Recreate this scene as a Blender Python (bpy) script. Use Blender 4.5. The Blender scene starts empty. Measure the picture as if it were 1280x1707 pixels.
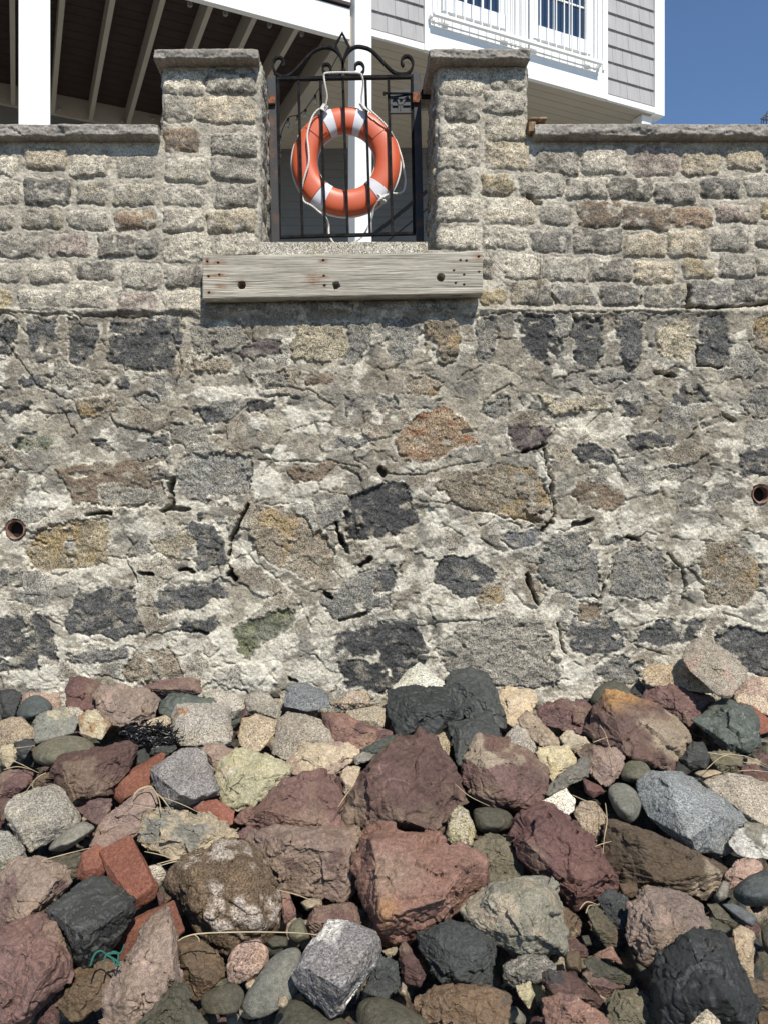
import bpy, bmesh, math, random
import numpy as np
from mathutils import Vector, Matrix

# ---------------------------------------------------------------- camera, light, exposure
F, VX, VY, ZC, WD = 1282.0, 572.0, 872.0, 1.6, 4.42      # focal length and vanishing point in photo pixels, eye height, distance to the wall
sc = bpy.context.scene
col = bpy.context.collection
cam_d = bpy.data.cameras.new("camera")
cam = bpy.data.objects.new("camera", cam_d); col.objects.link(cam)
cam.location = (0, -WD, ZC); cam.rotation_euler = (math.radians(90), 0, 0)
cam_d.sensor_fit = 'VERTICAL'; cam_d.sensor_height = 24.0
cam_d.lens = 24.0 * F / 1707.0
cam_d.shift_x = (640.0 - VX) / 1707.0
cam_d.shift_y = (VY - 853.5) / 1707.0
cam_d.clip_end = 500.0
sc.camera = cam

SUN_EL, SUN_AZ = math.radians(50), math.radians(17)
w = bpy.data.worlds.new("World"); sc.world = w; w.use_nodes = True
nt = w.node_tree
sky = nt.nodes.new('ShaderNodeTexSky'); sky.sky_type = 'NISHITA'; sky.sun_disc = False
sky.sun_elevation = SUN_EL; sky.sun_rotation = math.pi - SUN_AZ
sky.air_density = 1.0; sky.dust_density = 0.0; sky.ozone_density = 6.0
nt.nodes['Background'].inputs['Strength'].default_value = 0.12
nt.links.new(sky.outputs[0], nt.nodes['Background'].inputs[0])
sd = bpy.data.lights.new("sun", 'SUN'); sd.energy = 5.0; sd.angle = math.radians(0.5); sd.color = (1.0, 0.94, 0.845)
sun = bpy.data.objects.new("sun", sd); col.objects.link(sun)
sv = Vector((math.sin(SUN_AZ)*math.cos(SUN_EL), -math.cos(SUN_AZ)*math.cos(SUN_EL), math.sin(SUN_EL)))
sun.rotation_euler = sv.to_track_quat('Z', 'Y').to_euler(); sun.location = (3, -8, 9)
sc.view_settings.view_transform = 'Standard'; sc.view_settings.look = 'None'
sc.view_settings.exposure = 0.15; sc.view_settings.gamma = 1.0
sc.render.engine = 'CYCLES'

def P(px, py, D):
    """photo pixel at depth D (metres in front of the camera) -> world point"""
    return Vector(((px-VX)/F*D, D-WD, ZC-(py-VY)/F*D))
K = F/WD                                   # pixels per metre on the wall's face
def wx(px): return (px-VX)/K
def wz(py): return ZC-(py-VY)/K

# ---------------------------------------------------------------- numpy noise
def _h(ix, iy, iz, s):
    n = (ix*374761393 + iy*668265263 + iz*1274126177 + s*974634777) & 0xFFFFFFFF
    n = ((n ^ (n >> 13)) * 1274126177) & 0xFFFFFFFF
    n = ((n ^ (n >> 16)) * 2246822519) & 0xFFFFFFFF
    return ((n ^ (n >> 15)) & 0xFFFFFF) / float(0xFFFFFF)
def n3(x, y, z, s=0):
    ix, iy, iz = np.floor(x).astype(np.int64), np.floor(y).astype(np.int64), np.floor(z).astype(np.int64)
    fx, fy, fz = x-ix, y-iy, z-iz
    fx, fy, fz = fx*fx*(3-2*fx), fy*fy*(3-2*fy), fz*fz*(3-2*fz)
    r = 0
    for a in (0, 1):
        for b in (0, 1):
            for c in (0, 1):
                wgt = (fx if a else 1-fx)*(fy if b else 1-fy)*(fz if c else 1-fz)
                r = r + wgt*_h(ix+a, iy+b, iz+c, s)
    return r*2-1
def n2(x, y, s=0):
    ix, iy = np.floor(x).astype(np.int64), np.floor(y).astype(np.int64)
    fx, fy = x-ix, y-iy
    fx, fy = fx*fx*(3-2*fx), fy*fy*(3-2*fy)
    z = np.zeros_like(ix)
    return (_h(ix, iy, z, s)*(1-fx)*(1-fy)+_h(ix+1, iy, z, s)*fx*(1-fy)+_h(ix, iy+1, z, s)*(1-fx)*fy+_h(ix+1, iy+1, z, s)*fx*fy)*2-1
def fb2(x, y, o=4, s=0, g=0.5):
    r, a, t = 0, 1.0, 0
    for i in range(o):
        r = r + a*n2(x*2**i+i*17.3, y*2**i+i*9.1, s+i); t += a; a *= g
    return r/t
def fb3(p, f, o=4, s=0, g=0.5):
    r, a, t = 0, 1.0, 0
    for i in range(o):
        k = f*2**i
        r = r + a*n3(p[:, 0]*k+i*7.7, p[:, 1]*k+3.1*i, p[:, 2]*k+5.3*i, s+i); t += a; a *= g
    return r/t
def worley(x, y, s=0, jit=0.9):
    """nearest cell random value, F2-F1 and F1"""
    ix, iy = np.floor(x).astype(np.int64), np.floor(y).astype(np.int64)
    f1 = np.full(x.shape, 9.0); f2 = np.full(x.shape, 9.0); v = np.zeros(x.shape); z = np.zeros_like(ix)
    for a in (-1, 0, 1):
        for b in (-1, 0, 1):
            cx = ix+a+0.5+jit*(_h(ix+a, iy+b, z, s)-0.5); cy = iy+b+0.5+jit*(_h(ix+a, iy+b, z+1, s)-0.5)
            d = np.hypot(cx-x, cy-y); n = d < f1
            f2 = np.where(n, f1, np.minimum(f2, d)); v = np.where(n, _h(ix+a, iy+b, z+2, s), v); f1 = np.where(n, d, f1)
    return v, f2-f1, f1
def facets(p, s):
    """every point belongs to the nearest of many scattered cells; each cell is a plane with a tilt of its own"""
    ip = np.floor(p).astype(np.int64); best = np.full(len(p), 99.); out = np.zeros(len(p)); tag_ = np.zeros(len(p))
    for a in (-1, 0, 1):
        for b in (-1, 0, 1):
            for c in (-1, 0, 1):
                x, y, z = ip[:, 0]+a, ip[:, 1]+b, ip[:, 2]+c
                h = _h(x, y, z, s); h2 = (h*977.13) % 1; h3 = (h*5471.7) % 1; h4 = (h*317.9) % 1; h5 = (h*8191.3) % 1
                dx, dy, dz = p[:, 0]-x-.1-.8*h, p[:, 1]-y-.1-.8*h2, p[:, 2]-z-.1-.8*h3; d = dx*dx+dy*dy+dz*dz; n = d < best
                best = np.where(n, d, best); out = np.where(n, dx*(h4-.5)+dy*(h5-.5)+dz*(h2-.5)+.25*(h-.5), out); tag_ = np.where(n, h3, tag_)
    return out, tag_
def sstep(a, b, x):
    t = np.clip((x-a)/(b-a), 0, 1); return t*t*(3-2*t)
def mixc(c, c2, m): return c*(1-m[..., None]) + np.asarray(c2)*m[..., None]

# ---------------------------------------------------------------- materials
MATS = {}
def new_mat(name):
    m = bpy.data.materials.new(name); m.use_nodes = True
    MATS[name] = m
    return m, m.node_tree, m.node_tree.nodes['Principled BSDF']
def stone_mat(name, rough=0.88, s1=260., s2=90., bump=0.5, bdist=0.004, spec=0.35, streak=None, wide=9.0, mid=28., mdist=.012):
    """colour from the mesh attribute (Col), broken up by mineral grains; alpha = how speckled"""
    m, t, b = new_mat(name); N, L = t.nodes, t.links
    at = N.new('ShaderNodeAttribute'); at.attribute_name = 'Col'
    tc = N.new('ShaderNodeTexCoord'); src = tc.outputs['Object']
    if streak:
        mp = N.new('ShaderNodeMapping'); mp.inputs['Scale'].default_value = streak; mp.inputs['Rotation'].default_value = (0.5, 0.4, 0.3)
        L.new(src, mp.inputs[0]); src = mp.outputs[0]
    def noise(scale, det, rgh=0.6):
        n = N.new('ShaderNodeTexNoise'); n.inputs['Scale'].default_value = scale; n.inputs['Detail'].default_value = det
        n.inputs['Roughness'].default_value = rgh; L.new(src, n.inputs['Vector']); return n
    a = noise(s1, 2, 0.7); c = noise(s2, 3, 0.7); d = noise(wide, 4, 0.6)
    r1 = N.new('ShaderNodeValToRGB'); e = r1.color_ramp.elements
    e[0].position = 0.38; e[0].color = (0.08, 0.08, 0.08, 1); e[1].position = 0.66; e[1].color = (1.85, 1.82, 1.76, 1)
    x = r1.color_ramp.elements.new(0.45); x.color = (0.85, 0.85, 0.85, 1)
    x = r1.color_ramp.elements.new(0.56); x.color = (1.08, 1.07, 1.05, 1)
    L.new(a.outputs['Fac'], r1.inputs[0])
    r2 = N.new('ShaderNodeValToRGB'); e = r2.color_ramp.elements
    e[0].position = 0.30; e[0].color = (0.55, 0.54, 0.53, 1); e[1].position = 0.70; e[1].color = (1.42, 1.41, 1.38, 1)
    L.new(c.outputs['Fac'], r2.inputs[0])
    r3 = N.new('ShaderNodeValToRGB'); e = r3.color_ramp.elements
    e[0].position = 0.30; e[0].color = (0.78, 0.77, 0.76, 1); e[1].position = 0.70; e[1].color = (1.2, 1.2, 1.2, 1)
    L.new(d.outputs['Fac'], r3.inputs[0])
    def mul(A, B, fac):
        n = N.new('ShaderNodeMixRGB'); n.blend_type = 'MULTIPLY'; L.new(A, n.inputs[1]); L.new(B, n.inputs[2])
        if isinstance(fac, float): n.inputs[0].default_value = fac
        else: L.new(fac, n.inputs[0])
        return n.outputs[0]
    k = mul(at.outputs['Color'], r1.outputs[0], at.outputs['Alpha'])
    k = mul(k, r2.outputs[0], 0.75); k = mul(k, r3.outputs[0], 0.8)
    L.new(k, b.inputs['Base Color'])
    b.inputs['Roughness'].default_value = rough; b.inputs['Specular IOR Level'].default_value = spec
    mx = N.new('ShaderNodeMath'); mx.operation = 'ADD'; L.new(a.outputs['Fac'], mx.inputs[0]); L.new(c.outputs['Fac'], mx.inputs[1])
    m2 = noise(mid, 5, 0.62)
    b0 = N.new('ShaderNodeBump'); b0.inputs['Strength'].default_value = 0.6; b0.inputs['Distance'].default_value = mdist; L.new(m2.outputs['Fac'], b0.inputs['Height'])
    bp = N.new('ShaderNodeBump'); bp.inputs['Strength'].default_value = bump; bp.inputs['Distance'].default_value = bdist
    L.new(mx.outputs[0], bp.inputs['Height']); L.new(b0.outputs[0], bp.inputs['Normal']); L.new(bp.outputs[0], b.inputs['Normal'])
    return m
def plain(name, c, rough=0.5, metal=0.0, var=0.12, scale=6.0, bump=0.0, bscale=60.0, c2=None, thr=(0.45, 0.6), spec=0.5, aniso=None):
    m, t, b = new_mat(name); N, L = t.nodes, t.links
    tc = N.new('ShaderNodeTexCoord'); src = tc.outputs['Object']
    if aniso:
        mp = N.new('ShaderNodeMapping'); mp.inputs['Scale'].default_value = aniso; L.new(src, mp.inputs[0]); src = mp.outputs[0]
    n = N.new('ShaderNodeTexNoise'); n.inputs['Scale'].default_value = scale; n.inputs['Detail'].default_value = 6; n.inputs['Roughness'].default_value = 0.65
    L.new(src, n.inputs['Vector'])
    r = N.new('ShaderNodeValToRGB'); e = r.color_ramp.elements
    if c2 is None:
        e[0].position = 0.3; e[0].color = tuple(x*(1-var) for x in c)+(1,); e[1].position = 0.7; e[1].color = tuple(min(1, x*(1+var)) for x in c)+(1,)
    else:
        e[0].position = thr[0]; e[0].color = tuple(c)+(1,); e[1].position = thr[1]; e[1].color = tuple(c2)+(1,)
    L.new(n.outputs['Fac'], r.inputs[0]); L.new(r.outputs[0], b.inputs['Base Color'])
    b.inputs['Roughness'].default_value = rough; b.inputs['Metallic'].default_value = metal; b.inputs['Specular IOR Level'].default_value = spec
    if bump:
        n4 = N.new('ShaderNodeTexNoise'); n4.inputs['Scale'].default_value = bscale; n4.inputs['Detail'].default_value = 5; L.new(src, n4.inputs['Vector'])
        bp = N.new('ShaderNodeBump'); bp.inputs['Strength'].default_value = bump; bp.inputs['Distance'].default_value = 0.003
        L.new(n4.outputs['Fac'], bp.inputs['Height']); L.new(bp.outputs[0], b.inputs['Normal'])
    return m
M_WALL = stone_mat('wall_stone', 0.92, 150, 62, 0.6, 0.006, mid=45., mdist=.008)
M_GRAN = stone_mat('granite', 0.85, 150, 62, 0.55, 0.005, mid=45., mdist=.008)
M_FINE = stone_mat('fine_stone', 0.75, 300, 60, 0.5, 0.004, 0.35, mid=30., mdist=.012)
M_STRAT = stone_mat('layered_stone', 0.80, 260, 60, 0.5, 0.006, 0.35, streak=(1, 1, 3.2), mid=24., mdist=.018)
M_BASALT = stone_mat('basalt', 0.60, 260, 45, 0.4, 0.004, 0.45, mid=26., mdist=.007)
M_BRICK = stone_mat('fired_clay', 0.9, 300, 80, 0.4, 0.003, 0.25)
M_COPE = stone_mat('coping_stone', 0.9, 330, 60, 0.4, 0.003)
M_WHITE = plain('white_painted_wood', (0.80, 0.81, 0.80), 0.55, var=0.04, scale=3, bump=0.05)
M_BEIGE = plain('cream_soffit_paint', (0.47, 0.43, 0.35), 0.6, var=0.06, scale=2)
M_JOIST = plain('cream_joist_paint', (0.40, 0.375, 0.32), 0.6, var=0.08, scale=4, bump=0.1)
M_DECK = plain('dark_deck_boards', (0.036, 0.021, 0.018), 0.7, var=0.25, scale=5, bump=0.2)
M_SHING = plain('grey_cedar_shingle', (0.36, 0.352, 0.35), 0.8, var=0.10, scale=3, bump=0.25, bscale=40, aniso=(6, 6, 0.6))
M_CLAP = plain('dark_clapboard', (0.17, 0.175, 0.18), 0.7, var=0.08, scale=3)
M_PAINT = plain('weathered_black_iron', (0.006, 0.006, 0.007), 0.8, 0.0, spec=0.12, c2=(0.02, 0.018, 0.017), scale=30, bump=0.25, bscale=120)
M_RUST = plain('rusty_iron', (0.030, 0.031, 0.034), 0.7, 0.0, c2=(0.12, 0.055, 0.032), thr=(0.5, 0.72), scale=14, bump=0.5, bscale=90)
M_RUSTY = plain('heavy_rust', (0.10, 0.04, 0.022), 0.85, 0.1, c2=(0.30, 0.11, 0.045), scale=25, bump=0.6, bscale=120)
M_ORANGE = plain('orange_plastic', (0.56, 0.108, 0.042), 0.42, var=0.06, scale=9, bump=0.06, bscale=30)
M_RINGEDGE = plain('white_plastic_seam', (0.72, 0.71, 0.68), 0.5, var=0.05)
M_TAPE = plain('white_tape', (0.62, 0.62, 0.66), 0.45, var=0.08, scale=20, bump=0.2, bscale=200)
M_ROPE = plain('white_rope', (0.72, 0.70, 0.64), 0.8, var=0.12, scale=60, bump=0.3, bscale=300)
M_CABLE = plain('black_cable', (0.015, 0.015, 0.015), 0.6)
M_CLAY = plain('clay_pipe', (0.16, 0.075, 0.05), 0.95, c2=(0.30, 0.20, 0.15), scale=30, bump=0.4)
M_BORE_SHADE = plain('bore_shade_black', (0.015, 0.013, 0.011), 1.0)  # near-black, the darkness inside the drain pipes put into a colour
M_WEED = plain('dried_seaweed', (0.008, 0.008, 0.009), 0.45, bump=0.3)
M_STRAW = plain('dry_straw', (0.40, 0.32, 0.19), 0.6, var=0.2, scale=20)
M_TWINE = plain('green_twine', (0.02, 0.12, 0.09), 0.6)
M_VINE = plain('dead_vine', (0.10, 0.075, 0.05), 0.8)
M_ROOF = plain('roof_shingle', (0.10, 0.10, 0.10), 0.9)
M_YARD = plain('pale_yard_gravel', (0.36, 0.34, 0.30), 0.95, var=0.25, scale=8)  # pale gravel tone, picked to bounce light up onto the soffit
def glass_mat():
    m, t, b = new_mat('window_glass'); b.inputs['Base Color'].default_value = (0.02, 0.04, 0.075, 1)
    b.inputs['Roughness'].default_value = 0.06; b.inputs['Specular IOR Level'].default_value = 0.9; return m
M_GLASS = glass_mat()
def bulb_mat():
    m, t, b = new_mat('clear_bulb_glass'); b.inputs['Base Color'].default_value = (0.8, 0.8, 0.78, 1)
    b.inputs['Transmission Weight'].default_value = 0.85; b.inputs['Roughness'].default_value = 0.05; return m
M_BULB = bulb_mat()
def wood_mat():
    m, t, b = new_mat('weathered_timber'); N, L = t.nodes, t.links
    tc = N.new('ShaderNodeTexCoord')
    nz = N.new('ShaderNodeTexNoise'); nz.inputs['Scale'].default_value = 2.2; nz.inputs['Detail'].default_value = 3
    L.new(tc.outputs['Object'], nz.inputs['Vector'])
    mp = N.new('ShaderNodeMapping'); mp.inputs['Scale'].default_value = (0.7, 5, 52)
    ad = N.new('ShaderNodeMixRGB'); ad.blend_type = 'ADD'; ad.inputs[0].default_value = 0.04
    L.new(tc.outputs['Object'], ad.inputs[1]); L.new(nz.outputs['Color'], ad.inputs[2]); L.new(ad.outputs[0], mp.inputs[0])
    n1 = N.new('ShaderNodeTexNoise'); n1.inputs['Scale'].default_value = 3.0; n1.inputs['Detail'].default_value = 7; n1.inputs['Roughness'].default_value = 0.7
    L.new(mp.outputs[0], n1.inputs['Vector'])
    r = N.new('ShaderNodeValToRGB'); e = r.color_ramp.elements
    e[0].position = 0.38; e[0].color = (0.075, 0.06, 0.043, 1); e[1].position = 0.70; e[1].color = (0.64, 0.61, 0.54, 1)
    q = r.color_ramp.elements.new(0.43); q.color = (0.25, 0.235, 0.20, 1)
    q = r.color_ramp.elements.new(0.55); q.color = (0.39, 0.37, 0.32, 1)
    L.new(n1.outputs['Fac'], r.inputs[0])
    at = N.new('ShaderNodeAttribute'); at.attribute_name = 'Col'
    mu = N.new('ShaderNodeMixRGB'); mu.blend_type = 'MULTIPLY'; mu.inputs[0].default_value = 1.0
    L.new(r.outputs[0], mu.inputs[1]); L.new(at.outputs['Color'], mu.inputs[2]); L.new(mu.outputs[0], b.inputs['Base Color'])
    b.inputs['Roughness'].default_value = 0.9
    bp = N.new('ShaderNodeBump'); bp.inputs['Strength'].default_value = 0.6; bp.inputs['Distance'].default_value = 0.004
    L.new(n1.outputs['Fac'], bp.inputs['Height']); L.new(bp.outputs[0], b.inputs['Normal'])
    return m
M_WOOD = wood_mat()

# ---------------------------------------------------------------- object helpers
def tag(o, label=None, cat=None, group=None, kind=None):
    for k, v in (('label', label), ('category', cat), ('group', group), ('kind', kind)):
        if v: o[k] = v
    return o
def empty(name, loc, label, cat, group=None, rot=None):
    o = bpy.data.objects.new(name, None); col.objects.link(o); o.location = loc; o.empty_display_size = 0.1
    if rot: o.rotation_euler = rot
    return tag(o, label, cat, group)
def link(name, me, mat, parent=None, loc=None, smooth=False):
    if mat: me.materials.append(mat)
    if smooth: me.polygons.foreach_set('use_smooth', np.ones(len(me.polygons), dtype=bool))
    o = bpy.data.objects.new(name, me); col.objects.link(o)
    if parent: o.parent = parent
    if loc is not None: o.location = loc
    return o
def np_mesh(name, V, Fq, colr=None):
    """vertices (n,3), faces (m,3|4), optional per-vertex RGBA"""
    me = bpy.data.meshes.new(name); V = np.asarray(V, dtype=np.float32); Fq = np.asarray(Fq, dtype=np.int32); k = Fq.shape[1]
    me.vertices.add(len(V)); me.vertices.foreach_set('co', V.ravel())
    me.loops.add(Fq.size); me.loops.foreach_set('vertex_index', Fq.ravel())
    me.polygons.add(len(Fq)); me.polygons.foreach_set('loop_start', np.arange(0, Fq.size, k, dtype=np.int32))
    me.polygons.foreach_set('loop_total', np.full(len(Fq), k, dtype=np.int32))
    me.update(calc_edges=True)
    if colr is not None:
        a = me.attributes.new('Col', 'FLOAT_COLOR', 'POINT'); a.data.foreach_set('color', np.asarray(colr, dtype=np.float32).ravel())
    return me
class MB:
    """collects boxes, tubes and prisms and links them as ONE mesh object"""
    def __init__(s): s.bm = bmesh.new()
    def hexa(s, c):
        v = [s.bm.verts.new(p) for p in c]
        for f in ((0, 3, 2, 1), (4, 5, 6, 7), (0, 1, 5, 4), (1, 2, 6, 5), (2, 3, 7, 6), (3, 0, 4, 7)): s.bm.faces.new([v[i] for i in f])
        return s
    def box(s, x0, x1, y0, y1, z0, z1, f=None):
        c = [(x0, y0, z0), (x1, y0, z0), (x1, y1, z0), (x0, y1, z0), (x0, y0, z1), (x1, y0, z1), (x1, y1, z1), (x0, y1, z1)]
        if f: c = [f(*p) for p in c]
        return s.hexa(c)
    def bar(s, a, b, w, d, up=(0, 1, 0)):
        """rectangular bar from a to b: w across, d along 'up'"""
        a, b, up = Vector(a), Vector(b), Vector(up); t = (b-a).normalized(); n = t.cross(up).normalized(); u = n.cross(t).normalized()
        q = [p+n*sx*w/2+u*sy*d/2 for p in (a, b) for sx, sy in ((-1, -1), (1, -1), (1, 1), (-1, 1))]
        return s.hexa(q)
    def ribbon(s, pts, th, dp, closed=False):
        """flat iron bent in the xz plane: th thick in the plane, dp deep along y"""
        n = len(pts); rings = []
        for i, p in enumerate(pts):
            a = pts[(i-1) % n] if closed or i else pts[0]; b = pts[(i+1) % n] if closed or i < n-1 else pts[-1]
            t = (Vector(b)-Vector(a)).normalized(); m = Vector((-t.z, 0, t.x))*th/2; p = Vector(p); y = Vector((0, dp/2, 0))
            rings.append([s.bm.verts.new(q) for q in (p-m-y, p+m-y, p+m+y, p-m+y)])
        for i in range(n if closed else n-1):
            A, B = rings[i], rings[(i+1) % n]
            for k in range(4): s.bm.faces.new((A[k], A[(k+1) % 4], B[(k+1) % 4], B[k]))
        if not closed: s.bm.faces.new(rings[0][::-1]); s.bm.faces.new(rings[-1])
        return s
    def tube(s, pts, r, n=8, closed=False):
        pts = [Vector(p) for p in pts]; N = len(pts); rings = []; u = None
        rr = r if isinstance(r, (list, tuple)) else [r]*N
        for i, p in enumerate(pts):
            a = pts[(i-1) % N] if closed or i else pts[0]; b = pts[(i+1) % N] if closed or i < N-1 else pts[-1]
            t = (b-a).normalized()
            if u is None: u = t.cross(Vector((0.31, 0.9, 0.27))).normalized()
            u = (u-t*u.dot(t)).normalized(); v = t.cross(u)
            rings.append([s.bm.verts.new(p+(u*math.cos(k*2*math.pi/n)+v*math.sin(k*2*math.pi/n))*rr[i]) for k in range(n)])
        for i in range(N if closed else N-1):
            A, B = rings[i], rings[(i+1) % N]
            for k in range(n): s.bm.faces.new((A[k], A[(k+1) % n], B[(k+1) % n], B[k]))
        if not closed: s.bm.faces.new(rings[0][::-1]); s.bm.faces.new(rings[-1])
        return s
    def lathe(s, prof, c, axis='z', n=16):
        """profile [(r,h)...] turned round an axis through c"""
        rings = []
        for r, h in prof:
            ring = []
            for k in range(n):
                a = k*2*math.pi/n
                q = (r*math.cos(a), r*math.sin(a), h) if axis == 'z' else (r*math.cos(a), h, r*math.sin(a))
                ring.append(s.bm.verts.new(Vector(c)+Vector(q)))
            rings.append(ring)
        for A, B in zip(rings, rings[1:]):
            for k in range(n): s.bm.faces.new((A[k], A[(k+1) % n], B[(k+1) % n], B[k]))
        return s
    def build(s, name, mat, parent=None, bevel=0.0, smooth=False, origin=None, seg=1):
        bmesh.ops.recalc_face_normals(s.bm, faces=s.bm.faces)
        if bevel:
            bmesh.ops.bevel(s.bm, geom=[e for e in s.bm.edges if e.is_manifold and e.calc_face_angle(0) > 0.5], offset=bevel, segments=seg, affect='EDGES', profile=0.6)
        if origin is not None: bmesh.ops.translate(s.bm, verts=s.bm.verts, vec=-Vector(origin))
        me = bpy.data.meshes.new(name); s.bm.to_mesh(me); s.bm.free()
        return link(name, me, mat, parent, origin, smooth)
def spline(pts, n=6, closed=False):
    """Catmull-Rom through the points"""
    P_ = [Vector(p) for p in pts]; out = []; N = len(P_)
    for i in range(N if closed else N-1):
        if closed: a, b, c, d = P_[(i-1) % N], P_[i], P_[(i+1) % N], P_[(i+2) % N]
        else: a, b, c, d = P_[max(i-1, 0)], P_[i], P_[i+1], P_[min(i+2, N-1)]
        for k in range(n):
            t = k/n
            out.append(0.5*((2*b)+(c-a)*t+(2*a-5*b+4*c-d)*t*t+(3*b-a-3*c+d)*t**3))
    if not closed: out.append(P_[-1])
    return out
# ---------------------------------------------------------------- the sea wall
GC = dict(g=(.36, .335, .28), t=(.41, .355, .265), d=(.19, .18, .16), y=(.37, .31, .20), b=(.23, .18, .13), p=(.32, .27, .23), l=(.48, .44, .36), r=(.25, .185, .13), m=(.27, .25, .21))
UP = """-30 262 28 292 l;42 249 112 283 t;121 258 180 295 l;196 259 258 296 g;-30 302 30 342 l;40 298 117 342 d;128 303 180 340 m;193 307 262 343 g;
-40 350 23 383 m;37 351 107 382 m;115 352 182 382 g;192 353 260 382 r;-10 394 73 427 m;82 392 150 427 p;163 389 225 427 m;229 398 264 430 d;
-40 440 35 470 g;48 440 118 472 l;130 436 193 465 m;205 440 268 480 g;-30 483 20 520 y;32 483 100 517 g;112 476 184 512 l;198 487 264 522 p;
272 119 343 158 l;347 115 426 158 m;271 165 325 202 m;328 163 427 205 t;274 212 330 252 b;352 222 428 260 g;275 264 345 303 g;356 262 428 303 m;
275 314 342 343 g;358 309 430 346 m;274 349 343 386 l;347 349 428 389 t;272 390 350 437 l;360 390 428 427 l;278 445 340 478 m;345 443 425 478 g;275 485 338 525 l;
342 499 362 521 m;366 500 438 520 m;444 500 511 520 g;520 500 590 521 m;600 500 690 520 g;697 500 765 521 m;430 440 500 480 g;510 440 600 480 g;610 440 700 480 g;710 440 790 480 g;
733 118 806 158 l;817 113 875 150 g;739 166 801 202 m;806 155 873 190 g;731 208 797 245 l;808 198 884 234 l;729 251 801 279 l;808 236 880 280 t;
728 286 786 322 m;802 290 852 325 y;862 287 938 327 g;725 329 798 368 l;808 329 890 372 l;722 379 795 415 l;805 378 878 414 l;803 428 822 462 m;842 424 897 465 l;
798 480 845 508 y;852 468 920 508 m;893 249 963 289 m;969 244 1043 290 l;1056 242 1130 293 p;1136 248 1198 291 t;1210 245 1268 283 t;1276 250 1330 290 g;
943 297 1013 331 g;1016 297 1086 333 m;1091 305 1162 338 m;1168 298 1232 330 d;1240 290 1330 325 g;898 342 950 374 m;962 338 1034 378 b;1037 345 1118 383 b;1120 345 1187 376 r;
1195 342 1262 370 p;1268 332 1330 365 y;884 386 948 420 d;955 380 1034 421 m;1040 391 1110 427 t;1115 384 1180 428 t;1187 385 1247 418 m;1258 378 1330 415 m;
907 430 975 468 g;980 432 1050 468 m;1055 436 1126 472 t;1140 432 1190 466 y;1197 424 1257 462 m;1262 432 1330 458 g;925 475 996 507 d;1001 477 1063 510 d;1075 474 1147 512 m;1153 470 1220 513 d;1222 465 1330 503 d"""
UP = [(float(a), float(b), float(c), float(d), k) for a, b, c, d, k in (x.split() for x in UP.replace('\n', '').split(';'))]
rs = random.Random(5)
for y0, y1 in ((250, 290), (300, 338), (346, 380), (388, 424), (434, 468), (476, 512)):       # the courses run on beyond the frame
    for d, e in ((-1, -44), (1, 1336)):
        x = e
        while abs(x-640) < 1150:
            l = rs.uniform(52, 80); a, b = (x, x+l) if d > 0 else (x-l, x)
            UP.append((a, y0+rs.uniform(-3, 3), b, y1+rs.uniform(-3, 3), rs.choice('gglmtdm'))); x += d*(l+rs.uniform(9, 14))
DC = dict(d=(.092, .092, .090), k=(.066, .066, .066), g=(.20, .195, .175), n=(.24, .205, .155), o=(.185, .145, .105), t=(.34, .30, .22), r=(.27, .20, .135), y=(.30, .25, .165), v=(.15, .155, .115), p=(.125, .105, .10), b=(.17, .172, .175), w=(.245, .23, .195))
def offp(s, ox, oy, sc_):
    out = []
    for ln in s.replace('\n', ' ').split(';'):
        q = ln.split()
        if len(q) < 5: continue
        v = [float(x) for x in q[1:]]
        out.append((q[0], [(ox+v[i]*sc_, oy+v[i+1]*sc_) for i in range(0, len(v), 2)]))
    return out
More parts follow.
